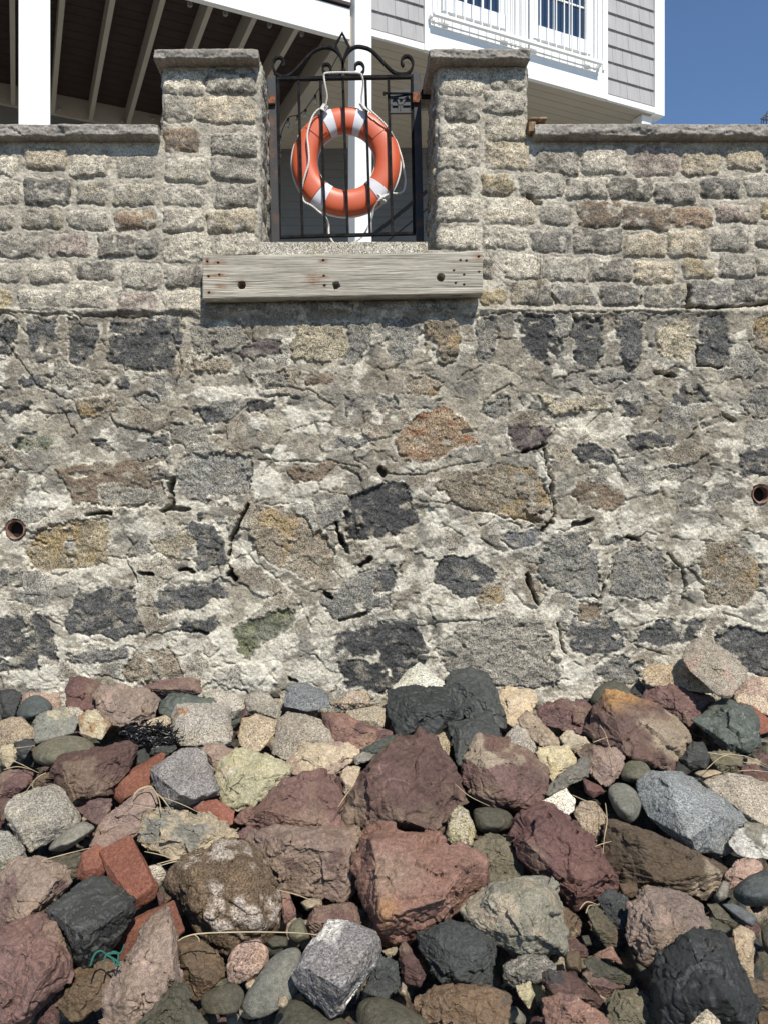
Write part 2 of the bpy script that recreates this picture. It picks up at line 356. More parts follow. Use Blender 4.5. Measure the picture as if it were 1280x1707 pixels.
LOW = offp("""d 90 65 190 70 195 190 150 215 95 205;d 0 70 60 75 55 150 45 185 -30 185;d 230 65 330 85 325 140 280 220 235 210;d 370 70 590 65 610 120 575 230 470 240 360 210;
w 630 80 800 75 835 130 780 190 640 180;p 800 180 860 130 940 130 940 170 840 195;t 975 70 1150 75 1165 170 1110 210 975 190;g 1160 70 1240 75 1240 130 1200 210 1150 220;
d 60 265 100 245 165 275 150 295 80 285;d 385 280 420 262 432 285 400 294;g 440 320 510 308 540 330 470 347;d 640 350 730 350 760 410 690 417;k 820 335 915 333 915 362 830 385;k 1150 345 1190 330 1185 360 1150 380;
o 1010 260 1060 235 1110 245 1105 272 1020 282;v 40 480 70 445 150 440 180 475 150 502 50 500;d 300 465 350 463 385 500 350 507;d 470 460 600 448 600 482 520 482;o 180 560 330 540 555 525 560 600 520 665 460 690 240 680 225 620;
g 590 600 620 520 740 500 840 520 835 640 680 675 600 660;y 90 845 130 760 260 730 355 730 370 790 360 880 150 915 105 890;d 600 740 680 710 750 800 755 890 650 895 660 810 620 790;t 500 800 620 770 665 820 600 870 520 850;
n 820 760 850 700 960 690 1060 760 1120 830 1090 930 1020 930 860 850;k 1145 720 1170 660 1280 615 1350 605 1385 690 1390 760 1300 795 1170 795;d 215 1080 260 970 450 955 465 1060 490 1110 380 1130 230 1110;d 520 960 740 945 760 980 640 1030 540 1055 515 1020;
d 600 1070 720 1055 730 1080 690 1105 610 1102;d -30 1070 150 1040 180 1120 190 1210 60 1250 -30 1250;v 770 1090 900 1040 1010 1030 960 1100 870 1145 830 1195 800 1180;g 1070 1010 1180 930 1290 870 1320 930 1300 1020 1200 1050 1110 1060;
k 1110 1150 1130 1110 1280 1070 1380 1060 1430 1170 1400 1240 1280 1310 1150 1290;n 400 1240 450 1180 570 1165 610 1240 600 1290 430 1280;o 960 560 1060 540 1130 545 1080 600 980 612;g 1080 490 1130 445 1230 470 1220 502;
d -20 340 60 340 110 350 60 382 -20 382;g 760 730 800 730 790 800 760 800;w 480 560 560 560 570 600 500 600;n 640 200 760 195 770 235 650 240;w 330 620 560 620 540 680 350 690;g 210 1180 420 1150 430 1190 240 1220;g 0 900 70 890 80 950 0 960;
w 850 250 960 230 980 290 870 300;w 180 200 330 240 300 300 190 290;n 250 330 380 320 390 380 270 390;w 560 410 700 420 690 480 580 480""", 0, 500, .5)
LOW += offp("""g 0 60 120 60 110 150 60 220 20 200;n 135 65 250 75 240 200 200 225 170 190 130 180;g 310 60 380 70 380 130 350 220 310 200;k 450 55 560 50 590 130 590 180 540 220 500 200 440 130;d 625 60 725 55 740 180 700 240 655 230 630 160;
d 770 60 855 55 860 200 820 240 785 180;t 900 90 1010 60 1040 150 1000 205 920 180;d 1050 60 1130 50 1160 150 1140 220 1045 215;n 1230 60 1310 45 1310 190 1240 170;g 325 370 350 330 410 320 420 370 370 402;k 960 340 990 290 1050 285 1100 340 1000 350;
d 770 340 850 333 865 380 800 387;d 800 440 900 440 970 450 960 480 870 500 820 502;p 415 430 440 410 555 425 550 475 460 495 420 490;r 30 470 110 380 200 360 300 430 315 480 240 490 150 545 60 520;d 620 500 680 470 760 510 770 545 660 542;
n 170 620 200 580 400 545 500 565 550 640 565 745 490 745 250 690;o 615 640 650 605 790 625 800 680 760 710 650 680;d 1180 500 1310 480 1310 590 1190 590;d 170 900 200 850 300 850 380 920 330 990 260 990 170 940;
b 390 800 430 770 520 768 515 812 430 832;g 480 900 560 800 680 750 710 830 720 960 700 1000 620 980 520 940;g 750 990 760 870 820 810 910 830 945 880 930 1000;n 1050 860 1080 810 1160 800 1250 870 1260 960 1200 1020 1080 1010;
w 170 1170 250 1110 400 1040 530 1060 580 1180 600 1280 420 1300 220 1240;d 610 1110 640 1050 750 1050 800 1120 800 1170 680 1190 620 1160;d 830 1140 880 1080 1060 1060 1040 1130 930 1162;d 1100 1100 1310 1090 1310 1260 1200 1250 1110 1160;
g 680 1250 760 1190 860 1210 850 1280 700 1290;g 1190 340 1240 290 1310 300 1290 380 1240 402;g -20 320 50 328 60 362 -20 362;t 490 310 620 328 740 310 740 360 560 382;g 715 790 820 788 800 817 730 822;o 650 1020 720 1020 715 1065 650 1072;
d -20 900 30 890 40 960 -20 980;g 1050 400 1150 390 1160 410 1060 428;g 680 255 840 245 850 262 700 276;n 310 990 340 950 390 940 400 1000 320 1025;w 870 560 1020 550 1030 600 880 610;w 960 640 1060 640 1050 690 980 700;n 60 250 200 260 180 320 80 320""", 640, 500, .5)
WHT = [p for _, p in offp("""w 650 290 760 285 920 280 925 320 740 345 655 325;w 830 590 880 540 940 580 930 650 850 670;w 940 370 1040 360 1110 380 1090 450 980 450;w 840 390 900 400 880 440 830 420;w 800 1210 900 1180 970 1230 900 1300 810 1300;w 690 1110 760 1090 790 1180 720 1190;
w 90 640 230 650 220 700 80 690;w 80 1230 200 1220 190 1290 90 1290;w 800 800 850 820 870 890 820 900;w 580 940 760 905 770 935 600 940;w 1000 600 1180 580 1100 640 990 650;w 880 480 960 490 930 560 890 520;w 1230 360 1280 380 1270 420 1235 410""", 0, 500, .5)] + \
      [p for _, p in offp("""w 150 690 200 680 225 735 170 740;w 500 505 560 500 560 640 535 640;w 560 740 630 735 700 730 620 760 500 830 480 820;w 740 590 790 590 790 620 740 620;w 880 610 1000 590 990 625 890 640;w 270 780 320 780 330 830 290 850;
w 1110 1000 1170 1020 1150 1110 1120 1060;w 570 1060 600 1200 680 1200 640 1290 600 1290 560 1120;w 1200 780 1310 740 1310 860 1260 870;w 270 1060 480 1020 490 1040 300 1090;w 770 1010 860 1060 960 1060 960 1090 840 1080;w 0 845 60 845 70 870 0 880;w 960 770 1060 760 1040 790 980 800""", 640, 500, .5)]
CRK = [([(286, 800), (288, 840), (268, 851), (312, 846)], 3.6), ([(142, 857), (186, 856)], 2.4), ([(412, 838), (398, 872), (384, 905)], 2.6), ([(571, 892), (580, 918)], 3.0), ([(600, 944), (616, 930)], 3.4), ([(300, 951), (322, 953)], 2.6),
       ([(386, 958), (392, 964)], 4.4), ([(325, 1052), (345, 1056)], 3.0), ([(566, 1034), (612, 1024)], 2.2), ([(540, 990), (552, 996)], 3), ([(485, 1134), (492, 1135)], 3), ([(0, 555), (60, 640), (125, 668)], .7), ([(230, 957), (255, 960)], 2.2),
       ([(290, 560), (305, 610), (290, 650)], .8), ([(430, 768), (560, 770), (600, 782)], .9), ([(872, 750), (910, 742)], 2.4), ([(908, 750), (918, 800), (924, 862), (905, 880)], 1.6), ([(955, 876), (984, 867)], 3.6), ([(1045, 893), (1064, 902)], 3.2),
       ([(876, 958), (886, 985), (896, 1008)], 3.0), ([(1000, 1003), (1007, 975)], 2.2), ([(1135, 1012), (1146, 978), (1138, 950), (1115, 925)], 1.6), ([(1161, 575), (1162, 607), (1205, 610)], 1.6), ([(1092, 620), (1126, 628)], 2.4), ([(635, 780), (642, 790)], 4.0),
       ([(640, 788), (700, 795), (735, 780), (800, 765)], .9), ([(1204, 690), (1225, 700)], 2.2), ([(905, 882), (907, 884)], 3), ([(1148, 480), (1147, 512)], 3.2), ([(1068, 494), (1066, 508)], 2.2), ([(1147, 513), (1215, 512), (1290, 506)], 1.8),
       ([(700, 832), (760, 842), (850, 865), (900, 872)], .8), ([(0, 520), (120, 526), (270, 527)], 1.2), ([(540, 880), (566, 870)], 1), ([(770, 528), (900, 520), (1010, 522), (1150, 520)], 1.1), ([(385, 905), (380, 940), (392, 962)], 1.4),
       ([(560, 870), (572, 905)], 2), ([(930, 1040), (940, 1090)], 1.5), ([(985, 990), (1000, 1002)], 1.4), ([(918, 487), (926, 506)], 1.6), ([(880, 328), (900, 336)], 2), ([(450, 640), (520, 650), (560, 680)], .7), ([(50, 900), (78, 905)], 1.2)]
PIPES = [(26, 883, 16), (1268, 824, 15)]
def sd_poly(px, py, poly):
    d = np.full(px.shape, 1e9); inside = np.zeros(px.shape, bool); n = len(poly)
    for i in range(n):
        (ax, ay), (bx, by) = poly[i], poly[(i+1) % n]; ex, ey = bx-ax, by-ay
        t = np.clip(((px-ax)*ex+(py-ay)*ey)/(ex*ex+ey*ey+1e-9), 0, 1)
        d = np.minimum(d, np.hypot(px-ax-ex*t, py-ay-ey*t))
        c = ((ay > py) != (by > py)) & (px < (bx-ax)*(py-ay)/((by-ay) if by != ay else 1e-9)+ax); inside ^= c
    return np.where(inside, -d, d)
def wall_field(px, py, stones=UP):
    """height above the wall's face in metres and colour, from the position on the face in photo pixels"""
    W1, W2 = fb2(px/24, py/24, 3, 11), fb2(px/24, py/24, 3, 14)
    w1, w2 = fb2(px/6.5, py/6.5, 3, 21), fb2(px/6.5, py/6.5, 3, 25)
    lowm = sstep(515, 524, py+3*W1)                       # 0 in the cobble courses, 1 in the rubble below
    fine = fb2(px/3.2, py/3.2, 2, 31); mid = fb2(px/13, py/13, 4, 35); big = fb2(px/85, py/85, 4, 41)
    # rubble: skins of mortar laid over each other, with broken edges
    ax, ay = px+11*W1+3*w1, py+8*W2+3*w2
    v1, e1, _ = worley(ax/74, ay/52, 3); v2, e2, _ = worley(ax/36+4, ay/22, 5); v3, e3, _ = worley(ax/11, ay/7, 8)
    fl = fb2(px/40+9, py/40, 3, 52)
    hl = .016*big+.016*(v1-.5)+.010*(v2-.5)*sstep(-.1, .4, fl)+.004*(v3-.5)*sstep(.1, .5, fl)+.007*mid+.003*fine
    hl -= .020*sstep(.07, .0, e1)*sstep(-.1, .25, W2)+.008*sstep(.10, .0, e2)*sstep(0, .3, W1)
    c = mixc(np.zeros(px.shape+(3,))+np.array((.245, .218, .172)), (.335, .306, .246), sstep(-.35, .4, fb2(px/70, py/70, 4, 61)))
    c = mixc(c, (.20, .19, .165), .75*sstep(.0, .35, fb2(px/55, py/45, 4, 65)))
    buried = sstep(.52, .60, v1)*sstep(.05, .14, e1+.05*w1)*sstep(-.25, .1, fb2(px/33, py/33, 3, 63))     # stones just showing through their skin of mortar
    c = mixc(c, (.205, .198, .178), .8*buried*(v1 < .8)); c = mixc(c, (.25, .215, .165), .8*buried*(v1 >= .8))
    c = c*(1+.30*(v2-.5)+.22*(v3-.5)+.20*mid)[..., None]
    wn = fb2(px/30, py/20, 5, 71, .65)+.20*sstep(680, 900, py)+.08*sstep(900, 1100, py)-.07
    c = mixc(c, (.56, .53, .445), .88*(1-.6*buried)*sstep(.13, .31, wn+.06*sstep(780, 1000, py)))
    c = c*(1+.16*fb2(px/7, py/6, 3, 77))[..., None]
    al = .40+.5*buried
    for poly in WHT:
        xs_, ys_ = [q[0] for q in poly], [q[1] for q in poly]
        m = (px > min(xs_)-14) & (px < max(xs_)+14) & (py > min(ys_)-14) & (py < max(ys_)+14)
        if not m.any(): continue
        d = sd_poly(px[m]+7*W1[m]+5*w1[m], py[m]+7*W2[m]+4*w2[m], poly)
        k = sstep(2, -2, d)*.9; c[m] = mixc(c[m], (.64, .61, .52), k*(.75+.25*np.clip(w1[m]*2, -1, 1))); hl[m] += .006*k; al[m] *= 1-.6*k
    rr = np.random.RandomState(7)
    for key, poly in LOW:
        xs_, ys_ = [q[0] for q in poly], [q[1] for q in poly]; rv = rr.rand(6)
        m = (px > min(xs_)-16) & (px < max(xs_)+16) & (py > min(ys_)-16) & (py < max(ys_)+16)
        if not m.any(): continue
        X, Y = px[m], py[m]
        d = sd_poly(X+6*W1[m]+6*w1[m], Y+6*W2[m]+6*w2[m], poly)
        cx, cy = np.mean(xs_), np.mean(ys_)
        smear = sstep(.30, .40, fb2(X/24, Y/18, 4, 81+int(rv[0]*50))+.17*sstep(-9, 0, d)-.06)     # mortar left lying on the stone
        k = sstep(1.6, -1.6, d)*(1-smear)
        base = np.array(DC[key])*(.9+.25*rv[1])
        grain = fb2(X/5, Y/5, 3, 90)
        cs = np.zeros(X.shape+(3,))+base; cs = cs*(1+.42*fb2(X/24, Y/20, 4, 93)+.30*grain)[..., None]; cs = mixc(cs, (.30, .275, .22), .55*sstep(.12, .40, fb2(X/15+7, Y/12, 4, 92)))
        if key == 'r': cs = mixc(cs, (.26, .125, .065), .75*sstep(.14, .45, fb2(X/26, Y/12, 3, 95)+.006*(740-Y)))
        if key in 'ny': cs = mixc(cs, (.36, .25, .10), .45*sstep(.1, .4, fb2(X/30, Y/30, 3, 97)))
        if key == 'v': cs = mixc(cs, (.18, .185, .095), .6*sstep(.0, .3, fb2(X/20, Y/30, 3, 98)))
        rim = sstep(6, 2.5, d)*sstep(-1.5, 1, d)*sstep(-.05, .2, fb2(X/22, Y/22, 3, 99)+.18*sstep(600, 900, Y))
        c[m] = mixc(c[m], (.56, .53, .45), .75*rim); c[m] = c[m]*(1-k[..., None])+cs*k[..., None]
        lvl = (rv[2]-.62)*.022; hs = lvl+(rv[3]-.5)*.0003*(X-cx)-(.1+rv[4]*.3)*.0004*(Y-cy)+.009*fb2(X/26, Y/20, 4, 101)+.0045*grain+.003*fine[m]
        vs, es, _ = worley((X+5*W1[m])/19+rv[5]*9, (Y+5*W2[m])/14, 151); hs = hs+.011*(vs-.5)*sstep(0, .12, es)
        hs = np.round(hs/.0045)*.0045*.45+hs*.55
        hl[m] = hl[m]*(1-k)+hs*k - .014*sstep(2.8, 0, np.abs(d+.5))*(1-smear)*sstep(-.25, .2, W1[m])
        al[m] = al[m]*(1-k)+(.95 if key in 'dkgnwtyr' else .7)*k
    # cobble courses: round-cornered granite setts standing proud of the mortar
    hu = .004*big+.006*mid+.003*fine+.003*(v3-.5)
    cu = mixc(np.zeros(px.shape+(3,))+np.array((.37, .34, .28)), (.49, .455, .38), sstep(-.3, .3, fb2(px/26, py/26, 4, 111)))
    cu = mixc(cu, (.24, .225, .19), .65*sstep(.1, .42, fb2(px/18, py/14, 4, 115)))
    au = np.full(px.shape, .35)
    rr = np.random.RandomState(3)
    for x0, y0, x1, y1, key in stones:
        rv = np.random.RandomState(int(abs(x0)*31+abs(y0)*17) % 99991).rand(8); m = (px > x0-9) & (px < x1+9) & (py > y0-9) & (py < y1+9)
        if not m.any(): continue
        X, Y = px[m], py[m]; cx, cy, hx, hy = (x0+x1)/2, (y0+y1)/2, (x1-x0)/2+1, (y1-y0)/2+1; r = 5+6*rv[0]
        tl = (rv[1]-.5)*.10
        qx, qy = X-cx+5*W1[m]+3.2*w1[m], Y-cy-(X-cx)*tl+4.5*W2[m]+3.2*w2[m]
        hxx = hx+(rv[2]-.5)*.10*qy
        ox, oy = np.abs(qx)-hxx+r, np.abs(qy)-hy+r
        d = np.hypot(np.maximum(ox, 0), np.maximum(oy, 0))+np.minimum(np.maximum(ox, oy), 0)-r
        k = sstep(1.2, -1.4, d); dome = 1-np.exp(np.minimum(d, 0)/(3.0+2.5*rv[3])); dome = dome*(1+.12*(rv[4]-.5))
        vs, es, _ = worley((X+4*W1[m])/15+rv[2]*9, (Y+4*W2[m])/11, 161); rough = .0075*(vs-.5)*sstep(0, .15, es)+.007*fb2(X/11+cx, Y/11, 4, 121)+.004*fb2(X/3.6, Y/3.6, 2, 125)
        ht = (.009+.014*rv[5])*dome+rough*(.5+.7*rv[6])*dome+.00025*(rv[7]-.5)*qy
        hu[m] = np.where(k > 0, hu[m]*(1-k)+(ht)*k, hu[m]) - .006*sstep(2.4, .2, np.abs(d-.4))*sstep(-.2, .25, w2[m]+.25*(qy > 0))
        base = np.array(GC[key])*(.88+.26*rv[1])
        cs = np.zeros(X.shape+(3,))+base; grain = fb2(X/4.2, Y/4.2, 3, 131)
        cs = cs*(1+.35*fb2(X/16, Y/12, 4, 133)+.30*grain)[..., None]
        cs = mixc(cs, (.09, .085, .075), (.75 if key in 'mdb' else .50)*sstep(.06, .42, fb2(X/15, Y/10, 4, 137+int(rv[0]*9))+.10*(qy > hy*.3)))
        if rv[3] > .75: cs = mixc(cs, (.42, .36, .24), .35*sstep(.0, .4, fb2(X/20, Y/20, 3, 141)))
        lap = sstep(.25, .4, fb2(X/13, Y/10, 3, 145)+.25*sstep(-5, 0, d))                       # mortar lapping over the sett
        k2 = k*(1-lap*.85); cu[m] = cu[m]*(1-k2[..., None])+cs*k2[..., None]; au[m] = au[m]*(1-k2)+.8*k2
    led = np.exp(-((py-519-2*W1)/5.0)**2)
    h = hu*(1-lowm)+hl*lowm+.012*led*(1+.5*w1); c = cu*(1-lowm)[..., None]+c*lowm[..., None]; al = au*(1-lowm)+al*lowm
    for pts, wd in CRK:
        xs_, ys_ = [q[0] for q in pts], [q[1] for q in pts]
        m = (px > min(xs_)-14) & (px < max(xs_)+14) & (py > min(ys_)-14) & (py < max(ys_)+14)
        if not m.any(): continue
        X, Y = px[m]+5*W1[m]+3*w1[m], py[m]+5*W2[m]+3*w2[m]; d = np.full(X.shape, 99.)
        for (a0, b0), (a1, b1) in zip(pts, pts[1:]):
            ex, ey = a1-a0, b1-b0; t = np.clip(((X-a0)*ex+(Y-b0)*ey)/(ex*ex+ey*ey), 0, 1); d = np.minimum(d, np.hypot(X-a0-ex*t, Y-b0-ey*t))
        ww = wd*(1+.5*W1[m]); k = sstep(ww+1.2, max(wd-.6, 0)*.7, d); h[m] -= k*(.018 if wd < 1.3 else .13)
    for x, y, r in PIPES:
        d = np.hypot(px-x, py-y); h = np.where(d < r+1, -.22, h)
    return h, np.concatenate([np.clip(c, .01, .9), al[..., None]], -1)

def sheet(name, xs, ys, parent, stones=UP, keep=None, path=None):
    """a fine grid over the wall's face; path(s) -> (x, y, nx, ny) bends it round a pillar"""
    X, Y = np.meshgrid(xs, ys); fx, fy = X.ravel(), Y.ravel()
    h, c = wall_field(fx, fy, stones)
    if path: x, y, nx, ny = path(fx)
    else: x, y, nx, ny = (fx-VX)/K, np.zeros_like(fx), np.zeros_like(fx), -np.ones_like(fx)
    if path is None: h = np.where(np.abs(fx-640) < 700, h, h)
    V = np.stack([x+nx*h, y+ny*h, ZC-(fy-VY)/K], -1)
    R, C_ = len(ys), len(xs); i = (np.arange(R-1)[:, None]*C_+np.arange(C_-1)[None]).ravel()
    Fq = np.stack([i, i+C_, i+C_+1, i+1], -1)
    if keep is not None:
        Xc, Yc = (X[:-1, :-1]+X[1:, 1:]).ravel()/2, (Y[:-1, :-1]+Y[1:, 1:]).ravel()/2
        Fq = Fq[keep(Xc, Yc)]
    return link(name, np_mesh(name, V, Fq, c), M_WALL, parent, None, True)
ST = 1.6
sea = empty('sea_wall', (0, 0, wz(1300)), 'old grey stone sea wall, granite cobble courses and two gate pillars above patched rubble', 'wall')
Minv = Matrix.Translation((0, 0, -wz(1300)))
def to_sea(o): o.location.z -= wz(1300); return o
xs_full = np.concatenate([np.arange(-480, -24, 8.), np.arange(-24, 1304, ST), np.arange(1304, 1760, 8.)])
BOT, TOPW, SILL = 1330, 236, 418
to_sea(sheet('rubble_face', xs_full, np.concatenate([np.arange(516, 1190, ST), np.arange(1190, BOT, 7.)]), sea))
to_sea(sheet('cobble_face', xs_full, np.arange(SILL-1, 516+ST, ST), sea))
L0, L1, R0, R1 = 270., 436., 729., 879.
WT = .43                                                   # how thick the wall is
def bend(x0, x1, rad=.035):
    """runs along a flank, round the corner, along the front ...; photo px on the front stay what they are"""
    def f(s):
        x = (s-VX)/K; nx = np.zeros_like(x); ny = -np.ones_like(x); y = np.zeros_like(x); xx = x.copy()
        for side, e in ((-1, x0), (1, x1)):
            if e is None: continue
            e = wx(e); t = side*(x-e)+rad                  # distance past the start of the corner
            a = np.clip(t/rad, 0, math.pi/2); on = t > 0
            q = np.maximum(t-rad*math.pi/2, 0)
            xx = np.where(on, e-side*rad+side*rad*np.sin(a), xx); y = np.where(on, rad-rad*np.cos(a)+q, y)
            nx = np.where(on, side*np.sin(a), nx); ny = np.where(on, -np.cos(a), ny)
        return xx, y, nx, ny
    return f
def flank(e, d, y0, y1, seed):
    r_ = random.Random(seed); out = []; y = y0
    while y < y1:
        q = e+d*r_.uniform(1, 22)
        while abs(q-e) < WT*K:
            l = r_.uniform(45, 75); out.append((q if d > 0 else q-l, y+r_.uniform(-2, 2), q+l if d > 0 else q, y+37+r_.uniform(-2, 2), r_.choice('mggtm'))); q += d*(l+9)
        y += 45
    return out
eW = WT*K
to_sea(sheet('cobble_face', np.concatenate([xs_full[xs_full < L1], np.arange(L1+ST*.7, L1+eW, ST)]), np.arange(TOPW-10, SILL+1, ST), sea, UP+flank(L1, 1, 224, SILL, 5), None, bend(None, L1)))
to_sea(sheet('cobble_face', np.concatenate([np.arange(R0-eW, R0-ST*.7, ST), xs_full[xs_full > R0]]), np.arange(TOPW-10, SILL+1, ST), sea, UP+flank(R0, -1, 224, SILL, 6), None, bend(R0, None)))
def pillar(x0, x1, top):
    own = [s for s in UP if s[1] < TOPW+2 and s[2] < x1+12 and s[0] > x0-9]
    side = flank(x0, -1, top+4, TOPW, 7)+flank(x1, 1, top+4, TOPW, 8)
    p = empty('gate_pillar', (wx((x0+x1)/2), WT/2, wz(TOPW)), None, None); p.parent = sea; p.location.z -= wz(1300)
    o = sheet('pillar_shaft', np.arange(x0-eW, x1+eW, ST), np.arange(top, TOPW-6, ST), p, own+side, None, bend(x0, x1))
    o.location = (-wx((x0+x1)/2), -WT/2, -wz(TOPW)); return p
pl, pr = pillar(L0, L1, 100), pillar(R0, R1, 98)
# solid hearting behind the faces
m = MB(); zb, zt, zs = wz(BOT), wz(TOPW-2), wz(SILL)
B0, B1 = wx(-480), wx(1760)
for a, b, z in ((B0, wx(L1)-.03, zt), (wx(R0)+.03, B1, zt)): m.box(a, b, .12, WT-.01, zs, z)
m.box(wx(L0)+.03, wx(L1)-.03, .05, WT-.02, zt, wz(102)); m.box(wx(R0)+.03, wx(R1)-.03, .05, WT-.02, zt, wz(102))
m.box(B0, B1, .30, WT, zb, zs-.02); 
for a, b in ((B0, wx(26)-.07), (wx(26)+.07, wx(1268)-.07), (wx(1268)+.07, B1)): m.box(a, b, .20, .299, zb, zs-.021)
for q in (26, 1268): m.box(wx(q)-.07, wx(q)+.07, .20, .299, wz(820)+.1, zs-.021)
to_sea(m.build('hearting', plain('mortar', (.30, .28, .24), .95, var=.2, scale=12, bump=.5), sea))
def coping(name, x0, x1, y0, y1, zt_, zb_, parent, seed, endl=True, endr=True, st=.0055, xs=None):
    """a slab with sawn top and bed and rock-faced edges, as one closed grid"""
    prof = [(y1, zt_)] + [(y, zt_) for y in np.linspace(y1-.05, y0+.02, 8)] + [(y0, z) for z in np.arange(zt_-.004, zb_+.003, -st)] + [(y, zb_) for y in np.linspace(y0+.012, y1-.05, 10)] + [(y1, zb_)]
    xs = np.arange(x0, x1+st*.5, st) if xs is None else xs
    pr_ = np.array(prof); n = len(prof); X = np.repeat(xs, n); Yp = np.tile(pr_[:, 0], len(xs)); Zp = np.tile(pr_[:, 1], len(xs))
    front = (np.abs(Yp-y0) < .001); pv = np.stack([X, Yp, Zp], -1)
    v, e, f = worley(X*9+seed, Zp*16+.4*fb2(X*20, Zp*20, 3, 3), seed); a = fb2(X*11+seed, Zp*26, 5, seed, .6)
    chip = .016*a+.012*(v-.5)+.003*fb2(X*90, Zp*90, 2, seed+4)
    edge = np.minimum(Zp-zb_, zt_-Zp)/(zt_-zb_)
    Yn = np.where(front, Yp-(.004+chip)*sstep(0, .35, edge+.12)-.0, Yp)
    nearf = (~front) & (np.abs(Yp-y0) < .03)
    Yn = np.where(nearf, Yp+.0015*n2(X*40, Zp, seed), Yn)
    Zn = Zp+.0015*n2(X*3, Yp*3, seed+1)+np.where(front, .0014*n2(X*45, Zp*30, seed+2), 0)
    Xn = X.copy()
    for e_, s_ in ((x0, -1), (x1, 1)):
        near = sstep(.03, 0, np.abs(X-e_)); Xn = Xn+s_*near*(.008*fb2(Yp*14, Zp*26, 4, seed+9)); Yn = Yn+near*front*.006
    V = np.stack([Xn, Yn, Zn], -1)
    F_ = []
    C_ = len(xs); i = (np.arange(C_-1)[:, None]*n+np.arange(n-1)[None]).ravel(); Fq = np.stack([i, i+n, i+n+1, i+1], -1)
    i = np.arange(C_-1)*n; back = np.stack([i+n-1, i+2*n-1, i+n, i], -1)
    c = np.zeros((len(V), 4)); base = np.array((.30, .28, .25)); c[:, :3] = base*(1+.25*fb2(X*9, Zp*30+Yp*9, 4, seed+5)+.25*fb2(X*60, Zp*60+Yp*60, 2, seed+6))[:, None]
    c[:, :3] = mixc(c[:, :3], (.155, .145, .13), .5*sstep(.0, .4, fb2(X*12, Zp*30, 4, seed+7))*front); c[:, 3] = .55
    me = np_mesh(name, V, np.concatenate([Fq, back]), np.clip(c, .02, .9))
    bm = bmesh.new(); bm.from_mesh(me); bm.verts.ensure_lookup_table()
    for k0 in (0, (C_-1)*n):
        try: bm.faces.new([bm.verts[k0+j] for j in (range(n) if k0 else range(n-1, -1, -1))])
        except ValueError: pass
    bmesh.ops.recalc_face_normals(bm, faces=bm.faces); bm.to_mesh(me); bm.free()
    o = link(name, me, M_COPE, parent)
    return o
fy0 = -.068
def zD(py, y): return ZC-(py-VY)/F*(WD+y)
def xD(px, y): return (px-VX)/F*(WD+y)
zt_, zb_ = zD(206, fy0), zD(227, fy0)
to_sea(coping('coping', B0, xD(264, fy0), fy0, WT+.05, zt_, zb_, sea, 3))
to_sea(coping('coping', xD(891, fy0), B1, fy0, WT+.05, zt_, zb_, sea, 13))
for p, x0, x1, sd_ in ((pl, 257, 431, 23), (pr, 716, 883, 33)):
    o = coping('cap_stone', xD(x0, -.08), xD(x1, -.08), -.08, WT+.04, zD(81, -.08), zD(98, -.08), p, sd_)
    o.location = -Vector((p.location.x, p.location.y, wz(TOPW)))
# mortar bed under the copings, the granite sill and the drain pipes
m = MB(); m.box(B0, wx(262), .02, .2, wz(252), zb_-.002); m.box(wx(888), B1, .02, .2, wz(249), zb_-.002)
for p, x0, x1 in ((pl, L0, L1), (pr, R0, R1)): m.box(wx(x0)+.012, wx(x1)-.012, .008, WT-.01, wz(118), zD(98, -.08)-.002)
to_sea(m.build('mortar_bed', MATS['mortar'], sea))
x0, x1 = wx(432), wx(712); nx_ = int((x1-x0)/.006)
X, Z = np.meshgrid(np.linspace(x0, x1, nx_), np.linspace(wz(404.5), wz(432), 18)); X, Z = X.ravel(), Z.ravel()
y_ = -.012+.003*fb2(X*60, Z*60, 3, 4); i = (np.arange(17)[:, None]*nx_+np.arange(nx_-1)[None]).ravel()
c = np.zeros((len(X), 4)); c[:, :3] = np.array((.43, .405, .34))*(1+.15*fb2(X*5, Z*5, 3, 6))[:, None]; c[:, :3] = mixc(c[:, :3], (.36, .29, .18), .35*sstep(0, .4, fb2(X*6+3, Z*3, 2, 8))); c[:, 3] = 1
V = np.stack([X, y_, Z], -1); top = V[-nx_:].copy(); top[:, 1] = WT-.05; V2 = np.concatenate([V, top]); j = np.arange(nx_-1)+17*nx_
Fq = np.concatenate([np.stack([i, i+1, i+nx_+1, i+nx_], -1), np.stack([j, j+1, j+nx_+1, j+nx_], -1)])
to_sea(link('granite_sill', np_mesh('granite_sill', V2, Fq, np.concatenate([c, c[-nx_:]])), M_GRAN, sea, None, True))
for (px, py, r), lab in zip(PIPES, ('round clay drain pipe mouth set in the wall above the yellowish stone', 'reddish clay drain pipe mouth near the dark stone at the right end of the wall')):
    R = r/K; c0 = (wx(px), 0, wz(py))
    o = MB().lathe([(R*.84, .002), (R*1.0, -.003), (R*1.04, .20), (R*.86, .20), (R*.84, .002)], c0, 'y', 28).build('drain_pipe', M_CLAY, None, smooth=False, origin=c0)
    tag(o, lab, 'drain pipe', 'drain pipes in the wall')
    MB().lathe([(R*.9, .055), (.0005, .06)], (0, 0, 0), 'y', 20).build('bore_shade_disc', M_BORE_SHADE, o)  # shallow black disc painting the shade inside the pipe mouth
